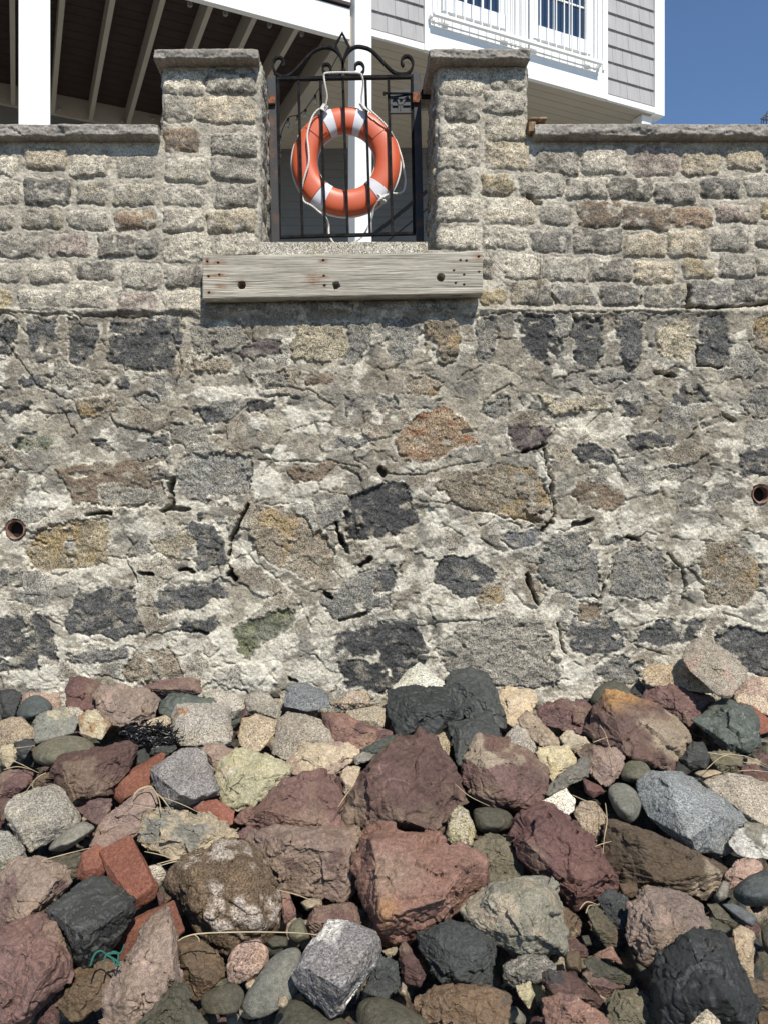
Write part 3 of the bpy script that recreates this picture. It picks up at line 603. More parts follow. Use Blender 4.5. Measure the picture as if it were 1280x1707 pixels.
# ---------------------------------------------------------------- the house behind
HA = math.atan(1/2.36); HU = Vector((math.cos(HA), math.sin(HA))); HV = Vector((-math.sin(HA), math.cos(HA)))
H0 = Vector(((60-585)/F*6.6+13*6.6/F, 6.6-WD))
def H(t, s, z): return Vector((H0.x+HU.x*t+HV.x*s, H0.y+HU.y*t+HV.y*s, z))
def T(px, s=0.0):
    k = (px-VX)/F; bx, by = H0.x+HV.x*s, H0.y+HV.y*s+WD
    return (k*by-bx)/(HU.x-k*HU.y)
def Zat(px, py, s=0.0): return ZC-(py-VY)/F*(H(T(px, s), s, 0).y+WD)
zb = Zat(580, 72); zw = Zat(1005, 167)-.0; GZ = wz(432)
house = empty('house', H(T(700), 1.3, GZ), 'grey shingled house with white trim and a raised deck, standing behind the sea wall', 'house')
HB = Vector(house.location)
def hb(m, name, mat, parent=None, **k):
    o = m.build(name, mat, parent or house, **k); o.location = -HB if not parent else (0, 0, 0); return o
m = MB(); m.box(-6, T(580), -.06, 0, zb, zb+.31, H); hb(m, 'rim_beam', M_WHITE, bevel=.004)
m = MB(); m.box(-6, T(580), -.085, 0, zb+.325, zb+.355, H); hb(m, 'deck_edge', M_DECK)
m = MB(); z = zb+.24
for i in range(19): m.box(-6, T(566)+.0, .012+i*.14, .012+i*.14+.134, z, z+.03, H)
hb(m, 'deck_boards', M_DECK)
tj = T(275)
for k in range(-13, 5):
    t = tj+k*(T(352)-T(275))
    if t > T(556): continue
    m = MB(); m.box(t-.024, t+.024, .003, 2.57, zb+.004, zb+.238, H); hb(m, 'joist', M_JOIST)
m = MB(); m.box(T(562), T(562)+.16, .003, 2.57, zb-.02, zb+.28, H); hb(m, 'beam', M_JOIST, bevel=.004)
m = MB(); m.box(-6, T(470, 2.6), 2.572, 2.61, zb-.004, zb+.236, H)
rb = random.Random(2)
for k in range(30):
    t = -4+k*.36; m.lathe([(.022, -.012), (.018, -.02), (.001, -.022)], H(t, 2.572, zb+.06+.11*(k % 2)), 'y', 8)
hb(m, 'ledger_board', M_JOIST)
m = MB()
for i in range(26): m.box(T(562)+.162, T(1100), .004+i*.118, .004+i*.118+.112, zw-.006+.0005*(i % 2), zw+.02, H)
hb(m, 'soffit', M_BEIGE)
def clap(m, a, b, z0, z1, ex=.105):
    a, b = Vector(a), Vector(b); d = (b-a).normalized(); n = Vector((d.y, -d.x)); z = z0
    while z < z1:
        q = min(z+ex+.012, z1+.02)
        m.hexa([(*(a+n*.020), z), (*(b+n*.020), z), (*b, z), (*a, z), (*(a+n*.006), q), (*(b+n*.006), q), (*b, q), (*a, q)]); z += ex
A = H(-6, 2.62, 0).xy; B = H(T(458, 2.62), 2.62, 0).xy
C_ = Vector(((724-VX)/F*10.14, 10.14-WD)); D_ = B+(C_-B)*2.6
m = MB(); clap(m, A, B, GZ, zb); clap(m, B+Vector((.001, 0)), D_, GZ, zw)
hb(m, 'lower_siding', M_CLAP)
def column(tc, sc_, wd, z0, z1):
    m = MB(); m.box(tc-wd/2, tc+wd/2, sc_-wd/2, sc_+wd/2, z0, z1, H); return hb(m, 'column', M_WHITE, bevel=.006)
column(T(58), .11-.06, .25, GZ, zb-.003)
column(T(600), .0, .182, GZ, zb+3.2)
column(T(872), .06, .10, GZ, zw-.008); column(T(1082), .12, .16, GZ, zw-.008)
# storey above: shingles, trim, the white window wall
def shingles(px0, px1, seed):
    r = random.Random(seed); m = MB(); t0, t1 = T(px0), T(px1); z = zw+.075; ex = .192; n = 0
    while z < zw+3.1:
        t = t0
        while t < t1:
            q = min(t+r.uniform(.09, .22), t1); j = r.uniform(0, .003)
            m.hexa([H(t+.0015, -.026-j, z), H(q-.0015, -.026-j, z), H(q-.0015, 0, z), H(t+.0015, 0, z), H(t+.0015, -.008, z+ex+.004), H(q-.0015, -.008, z+ex+.004), H(q-.0015, 0, z+ex+.004), H(t+.0015, 0, z+ex+.004)])
            t = q
        z += ex; n += 1
    return m
for a, b, s_ in ((600, 704, 1), (1008, 1087, 2)): hb(shingles(a, b, s_), 'shingle_siding', M_SHING)
m = MB()
for a, b in ((610, 704), (1008, 1087)): hb(MB().box(T(a), T(b), -.034, .0, zw-.01, zw+.062, H), 'trim_board', M_WHITE, bevel=.003)
m.box(T(1087), T(1103), -.04, .12, zw-.02, zw+3.2, H)
hb(m, 'corner_board', M_WHITE, bevel=.003)
m = MB(); m.box(T(704), T(1007.5), -.05, .0, zw-.012, zw+3.2, H); hb(m, 'window_wall', M_WHITE)
m = MB()
for px in (717, 727, 846, 853, 861, 871, 975, 984, 991, 999): m.box(T(px)-.014, T(px)+.014, -.072, -.052, zw+.30, zw+3.1, H)
for px, wd in ((736, .04), (834, .05), (881, .05), (971, .035)): m.box(T(px)-wd, T(px)+wd, -.08, -.052, zw+.30, zw+3.1, H)
hb(m, 'vertical_trim', M_WHITE, bevel=.003)
zg = Zat(966, 74)
for a, b in ((741, 825), (888, 966)):
    ta, tb = T(a), T(b)
    m = MB(); m.box(ta-.08, tb+.08, -.095, -.051, zg-.15, zg, H); m.box(ta-.05, ta, -.095, -.051, zg+.001, zg+1.5, H); m.box(tb, tb+.05, -.095, -.051, zg+.001, zg+1.5, H); m.box(ta-.08, tb+.08, -.095, -.051, zg+1.501, zg+1.6, H)
    f = hb(m, 'window', M_WHITE)
    m = MB(); m.box(ta, tb, -.066, -.053, zg, zg+1.5, H); hb(m, 'pane', M_GLASS, f)
    m = MB()
    for k in (1, 2): m.box(ta+(tb-ta)*k/3-.009, ta+(tb-ta)*k/3+.009, -.082, -.067, zg, zg+1.5, H)
    for k in (1, 2, 3): m.box(ta, tb, -.080, -.0675, zg+.37*k-.009, zg+.37*k+.009, H)
    hb(m, 'muntin', M_WHITE, f)
m = MB(); sR = -.14; zr = Zat(1000, 108)-.10; ta, tb = T(722, sR), T(1003, sR)
m.box(ta, tb, sR-.02, sR+.02, zr, zr+.03, H); m.box(ta, tb, sR+.06, sR+.072, zr-.03, zr-.018, H); m.box(ta, tb, sR-.02, sR+.02, zr+1.0, zr+1.04, H)
for t in (ta, tb): m.box(t-.015, t+.015, sR+.022, -.051, zr-.0, zr+.028, H); m.box(t-.015, t+.015, sR+.022, -.051, zr+1.0, zr+1.03, H)
t = ta+.05
while t < tb: m.box(t-.0055, t+.0055, sR-.0055, sR+.0055, zr+.031, zr+.999, H); t += .108
hb(m, 'balcony_rail', M_WHITE)
m = MB(); m.box(T(598), T(1103)+.02, .02, 5.5, zw+.03, zw+3.15, H); hb(m, 'upper_walls', plain('grey_wall_side', (.40, .40, .41), .8))
m = MB(); m.hexa([H(-6, 2.7, zw+.05), H(T(597), 2.7, zw+.05), H(T(597), 5.5, zw+.05), H(-6, 5.5, zw+.05), H(-6, 2.7, zw+3.15), H(T(597), 2.7, zw+3.15), H(T(597), 5.5, zw+3.15), H(-6, 5.5, zw+3.15)]); hb(m, 'rear_walls', MATS['grey_wall_side'])
m = MB(); m.hexa([H(-6.3, -.3, zw+3.22), H(T(1103)+.3, -.3, zw+3.22), H(T(1103)+.3, 5.8, zw+3.22), H(-6.3, 5.8, zw+3.22), H(-6.3, 2.6, zw+4.6), H(T(1103)+.3, 2.6, zw+4.6), H(T(1103)+.3, 2.8, zw+4.6), H(-6.3, 2.8, zw+4.6)]); hb(m, 'roof', M_ROOF)
m = MB(); m.box(T(548, 2.4), T(558, 2.4), 2.45, 2.53, zb-.75, zb+.05, H); m.box(T(708, 1.9), T(716, 1.9), 1.9, 1.97, zb-.55, zw-.01, H); hb(m, 'downspout', M_BEIGE)
m = MB(); m.box(-5.9, T(572), -.03, -.01, zb+.40, zb+.44, H); m.box(-5.9, T(572), -.035, .015, zb+1.3, zb+1.35, H)
t = -5.8
while t < T(570): m.box(t-.008, t+.008, -.028, -.012, zb+.44, zb+1.3, H); t += .11
hb(m, 'deck_railing', M_CABLE)
for px in (574, 330, 60): m = MB(); m.box(T(px)-.05, T(px)+.05, -.05, .05, zb+.357, zb+1.4, H); hb(m, 'railing_post', M_WHITE, bevel=.004)
# dim stair rail and lower deck timbers seen through the gate
m = MB(); m.bar(P(618, 395, 9.9), P(712, 318, 9.95), .04, .04); m.bar(P(618, 425, 9.9), P(712, 348, 9.95), .015, .02)
o = m.build('stair_rail', plain('dark_rail_paint', (.03, .03, .03), .8), None, origin=P(660, 400, 9.9)); tag(o, 'dark sloping stair rail in the shade behind the orange life ring', 'stair rail')
m = MB(); m.box(T(470, 2.3), T(530, 2.3), 2.55, 2.6, GZ+.95, GZ+1.02, H); hb(m, 'water_table', M_CLAP)
# string lights
def bulb(root, p, sc_=1.0):
    s = MB().lathe([(.001, .0), (.013, -.002), (.014, -.03), (.010, -.034)], p-Vector(root.location), 'z', 10).build('socket', M_CABLE, root)
    b_ = MB().lathe([(.010, -.034), (.022, -.055), (.027, -.075), (.022, -.095), (.010, -.108), (.0005, -.112)], p-Vector(root.location), 'z', 12).build('bulb', M_BULB, root, smooth=True)
pts = [H(T(x), .10, zb+.24-.02) for x in (150, 196, 228, 259, 290, 321, 350, 381, 418, 455, 484, 509)]
s1 = empty('string_light', pts[6], 'string of clear bulbs hung along the white deck beam', 'string light')
pp = [q+Vector((0, 0, -.09+.05*(i % 2))) for i, q in enumerate(pts)]
MB().tube([q-Vector(s1.location) for q in spline(pp, 4)], .004, 6).build('cable', M_CABLE, s1, smooth=True)
for i in (1, 3, 5, 7, 9, 11): bulb(s1, pts[i]+Vector((0, 0, -.10)))
q2 = [(566, 88, 7.7), (549, 120, 7.9), (526, 158, 8.3), (510, 182, 8.5), (497, 192, 8.6), (481, 197, 8.7), (468, 226, 8.8), (462, 250, 8.9)]
p2 = [P(*q) for q in q2]
s2 = empty('string_light', p2[3], 'string of clear bulbs drooping left of the life ring under the cream beam', 'string light')
MB().tube([q-Vector(s2.location) for q in spline(p2, 5)], .005, 6).build('cable', M_CABLE, s2, smooth=True)
for i in (2, 3, 4, 5, 6): bulb(s2, p2[i])
for o_ in (s1, s2): o_['group'] = 'string lights under the deck'

# ---------------------------------------------------------------- the iron gate
GD = 4.80
def Z3(x, y, D=GD): return P(430+x*.234375, 40+y*.234375, D)
gate = empty('iron_gate', Z3(630, 1517), 'small black wrought iron gate with scrolled top and rusty posts between the stone pillars', 'gate')
G0 = Vector(gate.location)
def gb(m, name, mat, parent=None, **k):
    bmesh.ops.translate(m.bm, verts=m.bm.verts, vec=-G0); return m.build(name, mat, parent or gate, **k)
px_ = GD/F*.2344
m = MB(); tl, tr, br, bl = Z3(146, 393), Z3(1092, 376), Z3(1110, 1490), Z3(158, 1517)
m.bar(tl+Vector((-.01, 0, 0)), tr+Vector((.008, 0, 0)), .020, .026); gb(m, 'rail', M_PAINT, bevel=.0015)
m = MB(); m.bar(bl, br, .018, .024); gb(m, 'rail', M_PAINT, bevel=.0015)
m = MB(); m.bar(tl+Vector((0, 0, -.009)), bl, .015, .022); gb(m, 'stile', M_PAINT, bevel=.0015)
m = MB(); m.bar(tr+Vector((0, 0, -.009)), br+Vector((0, 0, -.01)), .016, .022)
gb(m, 'stile', M_PAINT, bevel=.0015)
for a, b in (((290, 405), (318, 1506)), ((445, 400), (480, 1503)), ((605, 398), (640, 1498)), ((765, 394), (797, 1494)), ((927, 390), (955, 1490))):
    m = MB(); m.bar(Z3(*a), Z3(*b), .0165, .0165); gb(m, 'bar', M_PAINT, bevel=.0015)
for a, b, wd in (((100, 378), (130, 1560), .052), ((1124, 358), (1150, 1560), .046)):
    m = MB(); m.bar(Z3(*a, GD+.004), Z3(*b, GD+.004), wd, .045); gb(m, 'post', M_RUST, bevel=.003)
S1 = [(172, 306), (188, 292), (183, 258), (158, 240), (130, 246), (112, 275), (113, 318), (135, 358), (172, 376), (215, 370), (262, 336), (310, 285), (360, 230), (412, 188), (465, 168), (515, 170), (558, 193), (588, 232), (603, 285), (598, 335), (574, 362), (535, 371), (497, 362), (468, 338), (462, 308), (478, 290), (503, 292), (518, 312), (517, 332)]
S2 = [(1036, 300), (1022, 285), (1022, 252), (1048, 232), (1078, 237), (1098, 268), (1097, 308), (1075, 345), (1040, 358), (990, 356), (945, 330), (900, 285), (850, 232), (800, 186), (752, 168), (700, 164), (655, 188), (622, 230), (607, 285), (612, 330), (635, 357), (675, 370), (718, 364), (747, 342), (753, 312), (738, 284), (712, 279), (694, 296), (693, 322)]
for S_ in (S1, S2):
    m = MB(); m.ribbon(spline([Z3(*q) for q in S_], 5), .0135, .026); gb(m, 'scroll', M_PAINT)
m = MB(); m.ribbon([Z3(*q) for q in ((600, 66), (647, 158), (602, 262), (553, 150))], .013, .024, True); gb(m, 'diamond_finial', M_PAINT)
m = MB(); m.bar(Z3(895, 493, GD-.02), Z3(1165, 494, GD-.02), .011, .012); m.bar(Z3(898, 484, GD-.02), Z3(898, 508, GD-.02), .014, .014)
lk = gb(m, 'latch', M_PAINT, bevel=.002)
m = MB(); q = [Z3(930, 500, GD), Z3(1088, 480, GD), Z3(1090, 632, GD), Z3(938, 634, GD)]
m.bar(q[0], q[1], .03, .006); m.bar(q[3], q[2], .007, .02); m.bar(Z3(945, 580), Z3(1085, 578), .006, .01)
m.ribbon(spline([Z3(*p) for p in ((950, 630), (945, 560), (962, 525), (990, 530), (1003, 575), (1000, 632))], 4), .013, .010)
m.ribbon(spline([Z3(*p) for p in ((1022, 632), (1022, 580), (1040, 540), (1068, 520))], 4), .013, .010)
bk = [v.co.copy() for v in m.bm.verts]
m.box(q[0].x+.005, q[1].x-.004, q[0].y+.004, q[0].y+.007, q[3].z+.004, q[0].z)
gb(m, 'latch_plate', plain('dark_latch_steel', (.03, .03, .034), .6), lk)
m = MB(); m.box(Z3(1098, 0, GD-.03).x, Z3(1152, 0, GD-.03).x, GD-WD-.038, GD-WD-.022, Z3(0, 580).z, Z3(0, 505).z); gb(m, 'clamp', M_RUSTY, bevel=.003)
m = MB(); m.box(Z3(1150, 0).x, Z3(1300, 0).x, GD-WD-.10, GD-WD-.06, Z3(0, 575).z, Z3(0, 528).z); gb(m, 'wall_bracket', M_PAINT, bevel=.002)
m = MB(); m.box(Z3(78, 0, GD-.03).x, Z3(128, 0, GD-.03).x, GD-WD-.040, GD-WD-.024, Z3(0, 592).z, Z3(0, 528).z); gb(m, 'clamp', M_RUSTY, bevel=.003)
m = MB(); m.box(Z3(-60, 0).x, Z3(84, 0).x, GD-WD-.02, GD-WD+.02, Z3(0, 588).z, Z3(0, 543).z); gb(m, 'wall_bracket', M_RUST, bevel=.002)

# ---------------------------------------------------------------- the life ring
RD = 4.875; rc = Z3(628, 982, RD); kR = RD/F; RM, RN = 69*kR, 21*kR; DEP = .052
ring = empty('life_ring', rc, 'orange ring buoy with white bands and white rope, hanging behind the iron gate', 'life ring')
def torus_part(a0, a1, grow, nseg, name, mat, b0=0, b1=360, cap=True, nb=40):
    full = abs(a1-a0) >= 360; V = []; n = nseg if full else nseg+1; nb_ = nb if b1-b0 >= 360 else nb+1
    for i in range(n):
        A = math.radians(a0+(a1-a0)*i/nseg)
        for j in range(nb_):
            Bq = math.radians(b0+(b1-b0)*j/nb); cb, sb = math.cos(Bq), math.sin(Bq)
            rr = RM+(RN+grow)*math.copysign(abs(cb)**.85, cb); y = -(DEP+grow)*math.copysign(abs(sb)**.8, sb)
            V.append((rr*math.cos(A), y, rr*math.sin(A)))
    Fq = []
    for i in range(nseg if not full else n):
        for j in range(nb): Fq.append((i*nb_+j, i*nb_+(j+1) % nb_, ((i+1) % n)*nb_+(j+1) % nb_, ((i+1) % n)*nb_+j))
    me = np_mesh(name, V, Fq); bm = bmesh.new(); bm.from_mesh(me); bmesh.ops.recalc_face_normals(bm, faces=bm.faces); bm.to_mesh(me); bm.free()
    return link(name, me, mat, ring, None, True)
torus_part(0, 360, 0, 128, 'ring_body', M_ORANGE)
MB().tube([((RM+RN+.002)*math.cos(a*math.pi/64), .014, (RM+RN+.002)*math.sin(a*math.pi/64)) for a in range(128)], .0075, 8, True).build('seam', M_RINGEDGE, ring, smooth=True)
MB().tube([((RM-RN-.001)*math.cos(a*math.pi/64), .012, (RM-RN-.001)*math.sin(a*math.pi/64)) for a in range(128)], .005, 8, True).build('seam', M_RINGEDGE, ring, smooth=True)
for a in (114, 71, 237, 316): torus_part(a-7.2, a+7.2, .003, 10, 'reflective_band', M_TAPE)
for a in (46, 133, 220): torus_part(a-9, a+9, .0035, 10, 'raised_panel', M_ORANGE, 42, 128)
def rope_mesh(m, pts, r=.0058, nsp=8):
    q = spline(pts, nsp); L = 0; u = None; S = [[], [], []]
    res = [q[0]]
    for a, b in zip(q, q[1:]):                             # even steps
        k = max(1, int((b-a).length/.004)); res += [a+(b-a)*(i+1)/k for i in range(k)]
    for i, p in enumerate(res):
        t = (res[min(i+1, len(res)-1)]-res[max(i-1, 0)]); t = t.normalized() if t.length else Vector((0, 0, 1))
        if u is None: u = t.orthogonal().normalized()
        u = (u-t*u.dot(t)).normalized(); v = t.cross(u)
        if i: L += (p-res[i-1]).length
        for k in range(3):
            a = L/(r*4.6)*2*math.pi*.55+k*2*math.pi/3; S[k].append(p+(u*math.cos(a)+v*math.sin(a))*r*.52)
    for s in S: m.tube(s, r*.60, 6)
def rp(x, y, dy): return Z3(x, y, RD+dy)-rc
fr = -.075; m = MB()
rope_mesh(m, [rp(478, 595, -.09), rp(492, 520, -.11), rp(478, 430, -.14), rp(470, 372, -.15), rp(482, 350, -.155), rp(560, 345, -.15), rp(650, 345, -.15), rp(722, 350, -.155), rp(742, 375, -.15), rp(748, 430, -.13), rp(738, 520, -.10), rp(742, 600, -.075)])
m.build('hanging_rope', M_ROPE, ring, smooth=True)
m = MB(); rope_mesh(m, [rp(470, 598, fr), rp(430, 610, fr), rp(395, 650, fr+.0), rp(368, 720, fr-.004), rp(352, 800, fr-.006), rp(362, 900, fr-.008), rp(362, 990, fr-.006), rp(335, 1080, fr), rp(318, 1150, fr+.015), rp(312, 1200, fr+.03), rp(330, 1262, fr+.03), rp(380, 1290, fr+.03), rp(430, 1330, fr+.04), rp(480, 1372, fr+.02), rp(503, 1430, .0), rp(508, 1500, .0), rp(545, 1560, .0), rp(620, 1585, .0), rp(690, 1550, .0), rp(745, 1508, .0), rp(785, 1440, .0), rp(812, 1370, -.02), rp(825, 1310, -.04), rp(855, 1265, -.07)])
m.build('rope', M_ROPE, ring, smooth=True)
m = MB(); rope_mesh(m, [rp(775, 590, fr), rp(812, 625, fr), rp(860, 668, fr), rp(905, 715, fr+.01), rp(945, 770, fr+.02), rp(985, 850, .0), rp(1015, 930, .0), rp(1035, 1020, .01), rp(1048, 1110, .01), rp(1035, 1185, .0), rp(990, 1205, -.02), rp(950, 1205, -.04), rp(905, 1222, -.07), rp(865, 1245, -.085), rp(890, 1225, -.09), rp(915, 1215, -.09), rp(880, 1240, -.095), rp(850, 1262, -.085)])
m.build('rope', M_ROPE, ring, smooth=True)
for x, y in ((470, 600), (752, 595), (880, 1240)):          # whippings that hold the rope to the bands
    m = MB(); c = rp(x, y, fr); d = Vector((.5 if x < 600 else -.5, 0, .75)).normalized()
    for k in range(5): m.tube([c+d*(k-2)*.008+Vector((math.cos(a)*.016, math.sin(a)*.012, -math.cos(a)*.009)) for a in [j*math.pi/5 for j in range(10)]], .0055, 6, True)
    m.build('rope_whipping', M_ROPE, ring, smooth=True)

# ---------------------------------------------------------------- the drilled timber
TD = 4.31; x0, x1 = 338., 804.5; yb = .088
nx_, nz_ = 560, 84; U, Vv = np.meshgrid(np.linspace(0, 1, nx_), np.linspace(0, 1, nz_)); U, Vv = U.ravel(), Vv.ravel()
topy = 425-1.5*U-4.5*U**2; boty = 498-8.5*U
gx = x0+(x1-x0)*U; gy = boty+(topy-boty)*Vv
split = sstep(.93, 1, Vv)*sstep(.90, .97, U); gy = gy-2.0*split
h = -.0016*fb2(U*18, Vv*42+.5*fb2(U*7, Vv*5, 2, 2), 4, 201)-.0022*np.exp(-((Vv-.55-.03*np.sin(U*9))/.014)**2)*sstep(.55, .7, U)-.0025*np.exp(-((Vv-.33+.03*np.sin(U*7))/.012)**2)*sstep(.7, .3, U)*sstep(0, .1, U)-.003*np.exp(-((Vv-.14-.02*U)/.014)**2)*sstep(.6, .75, U)
edge = np.minimum(np.minimum(U*(x1-x0), (1-U)*(x1-x0)), np.minimum(Vv, 1-Vv)*72); h -= .004*sstep(2.2, 0, edge)
cc = np.ones((len(U), 4)); 
def stain(x, y, rx, ry, c, k):
    m_ = k*np.exp(-(((gx-x)/rx)**2+((gy-y)/ry)**2)**1.1*1.2); m_ = m_*(.7+.5*fb2(gx/4, gy/3, 3, 9)); cc[:, :3] = mixc(cc[:, :3], c, np.clip(m_, 0, 1))
RU = (.52, .22, .09)
for x, y, rx, ry in ((346, 436, 4, 7), (366, 438, 12, 3.5), (348, 461, 5, 3), (366, 459, 13, 4), (369, 477, 9, 4), (349, 488, 7, 3), (539, 435, 7, 3), (540, 462, 8, 2.5), (522, 466, 10, 8), (541, 476, 3, 3), (797, 428, 8, 5), (403, 470, 7, 3)): stain(x, y, rx*1.25, ry*1.25, RU, 1.0)
cc[:, :3] *= (1+.26*fb2(gx/70, gy/10, 4, 12)+.10*fb2(gx/9, gy/3, 2, 13))[:, None]*np.array((1.02, .99, .94))
hole = np.zeros(len(U))
for x, y, r in ((403.5, 475.5, 6.2), (561, 476, 6.0), (734.5, 462.5, 6.4)):
    d = np.hypot(gx-x, gy-y)+(2.2*fb2(gx/3, gy/3, 2, 5) if x == 561 else .4*fb2(gx/3, gy/3, 2, 5)); k = sstep(r+.5, r-.5, d); h = h*(1-k)-.075*k
for x, y in ((767, 434), (777, 434.5), (756, 451), (773, 458), (798, 453), (759, 472), (773, 474.5), (346, 436), (364, 438), (348, 461), (541, 476), (540, 460), (539, 434), (797.5, 428), (349, 488), (366, 458)):
    d = np.hypot((gx-x)*.8, gy-y); k = sstep(2.0, .9, d); h = h*(1-k)-.012*k; cc[:, :3] = mixc(cc[:, :3], (.2, .12, .08), k)
X = (gx-VX)/F*TD; Z = ZC-(gy-VY)/F*TD; Y = np.full_like(X, TD-WD)-h
Vf = np.stack([X, Y, Z], -1); Vb = Vf.copy(); Vb[:, 1] = TD-WD+yb
i = (np.arange(nz_-1)[:, None]*nx_+np.arange(nx_-1)[None]).ravel(); Fq = np.stack([i, i+1, i+nx_+1, i+nx_], -1)
per = list(range(nx_)) + [nx_*(k+1)-1 for k in range(1, nz_)] + [nx_*(nz_-1)+k for k in range(nx_-2, -1, -1)] + [nx_*k for k in range(nz_-2, 0, -1)]
n = len(per); ring_b = Vb[per]; base = len(Vf); side = np.array([(per[k], base+k, base+(k+1) % n, per[(k+1) % n]) for k in range(n)])
org = Vector((float(X.mean()), TD-WD+yb, float(Z.min())))
me = np_mesh('timber', np.concatenate([Vf, ring_b])-np.array(org), np.concatenate([Fq, side]), np.concatenate([cc, np.ones((n, 4))]))
bm = bmesh.new(); bm.from_mesh(me); bm.verts.ensure_lookup_table(); bm.faces.new([bm.verts[base+k] for k in range(n)]); bmesh.ops.recalc_face_normals(bm, faces=bm.faces); bm.to_mesh(me); bm.free()
o = link('timber', me, M_WOOD, None, org, False)
tag(o, 'weathered grey timber with bolt holes and rust stains, fixed across the wall below the gate', 'timber')
m = MB(); a, b = P(881, 200, 4.37), P(911, 196, 4.37); m.box(a.x, b.x, a.y-.01, a.y+.10, a.z, P(0, 196, 4.37).z); m.box(a.x, P(893, 0, 4.37).x, a.y+.0, a.y+.09, P(0, 219, 4.37).z, a.z-.001)
o = m.build('wood_block', plain('old_stained_wood', (.16, .10, .05), .9, c2=(.33, .24, .14), scale=40, bump=.6, bscale=80), None, bevel=.003, origin=P(895, 218, 4.42)); tag(o, 'small rusty brown wood block wedged between the right pillar and the coping', 'wood block')
m = MB(); 
for q in (((1268, 206), (1270, 197), (1276, 190), (1284, 186)), ((1272, 206), (1273, 196), (1281, 194)), ((1267, 198), (1275, 200), (1286, 199)), ((1277, 206), (1277, 188), (1288, 180))): m.tube(spline([P(x, y, 4.6) for x, y in q], 4), .0035, 6)
o = m.build('wire_scrap', M_CABLE, None, origin=P(1275, 206, 4.6)); tag(o, 'tangled black wire standing on the coping against the blue sky', 'wire')
m = MB()
for q in (((800, 404), (818, 428), (840, 452), (862, 470)), ((918, 372), (900, 400), (899, 440), (897, 475), (890, 500), (878, 515)), ((905, 420), (902, 460), (896, 505)), ((878, 490), (888, 500), (900, 512)), ((815, 398), (817, 430), (850, 465))):
    pts = [P(x+random.Random(x).uniform(-1, 1), y, WD-.028) for x, y in q]; m.tube(spline(pts, 5), .0012, 5)
o = m.build('dead_vine', M_VINE, None, origin=P(890, 510, WD)); tag(o, 'thin dead vine stems clinging to the cobbles right of the timber', 'vine')
# ---------------------------------------------------------------- the beach and its rocks
RC = dict(purple=(.158, .099, .090), maroon=(.122, .072, .067), pinkred=(.235, .145, .118), brick=(.21, .092, .066), black=(.030, .034, .035), char=(.052, .056, .055), slate=(.105, .12, .122),
          green=(.080, .094, .084), olive=(.145, .138, .098), dkolive=(.085, .083, .062), tan=(.36, .30, .22), granite=(.345, .325, .28), grey=(.27, .27, .265), white=(.66, .64, .58), yellow=(.46, .42, .29), cream=(.46, .40, .30),
          brown=(.13, .095, .065), rust=(.33, .185, .09), pink=(.37, .27, .22), lav=(.26, .20, .172), bluegr=(.21, .218, .23), stoneg=(.20, .20, .175))
# style: material, sharpness, chips, noise, strata, speckle
STY = dict(g=(M_GRAN, 85, 9, .030, 0, .72), f=(M_FINE, 200, 7, .010, .008, .45), s=(M_STRAT, 150, 7, .012, .030, .45), b=(M_BASALT, 260, 6, .006, .004, .2), r=(M_FINE, 7, 2, .016, 0, .35), k=(M_BRICK, 60, 4, .012, 0, .5), c=(M_GRAN, 20, 6, .05, 0, .8))
RC = {k: tuple(.86*x for x in v) for k, v in RC.items()}
REG = dict(A=(0, 1100, .3359375), B=(400, 1100, .34375), C=(840, 1100, .34375), D=(0, 1390, .3359375), E=(400, 1390, .34375), F=(840, 1390, .34375), G=(0, 0, 1))
def slopeD(py): return 2.495/((py-VY)/F+.35)-.10
_ico = {}
def ico(n):
    if n not in _ico:
        bm = bmesh.new(); bmesh.ops.create_icosphere(bm, subdivisions=n, radius=1.0); bm.verts.ensure_lookup_table()
        _ico[n] = (np.array([v.co[:] for v in bm.verts]), np.array([[v.index for v in f.verts] for f in bm.faces])); bm.free()
    return _ico[n]
def hull_planes(pts):
    bm = bmesh.new()
    for p in pts: bm.verts.new(p)
    bmesh.ops.convex_hull(bm, input=bm.verts); bmesh.ops.recalc_face_normals(bm, faces=bm.faces)
    out = []
    for f in bm.faces:
        n = f.normal.copy(); d = n.dot(f.verts[0].co)
        if n.length > .5 and not any(n.dot(a) > .995 and abs(d-b) < .004 for a, b in out): out.append((n, d))
    bm.free(); return out
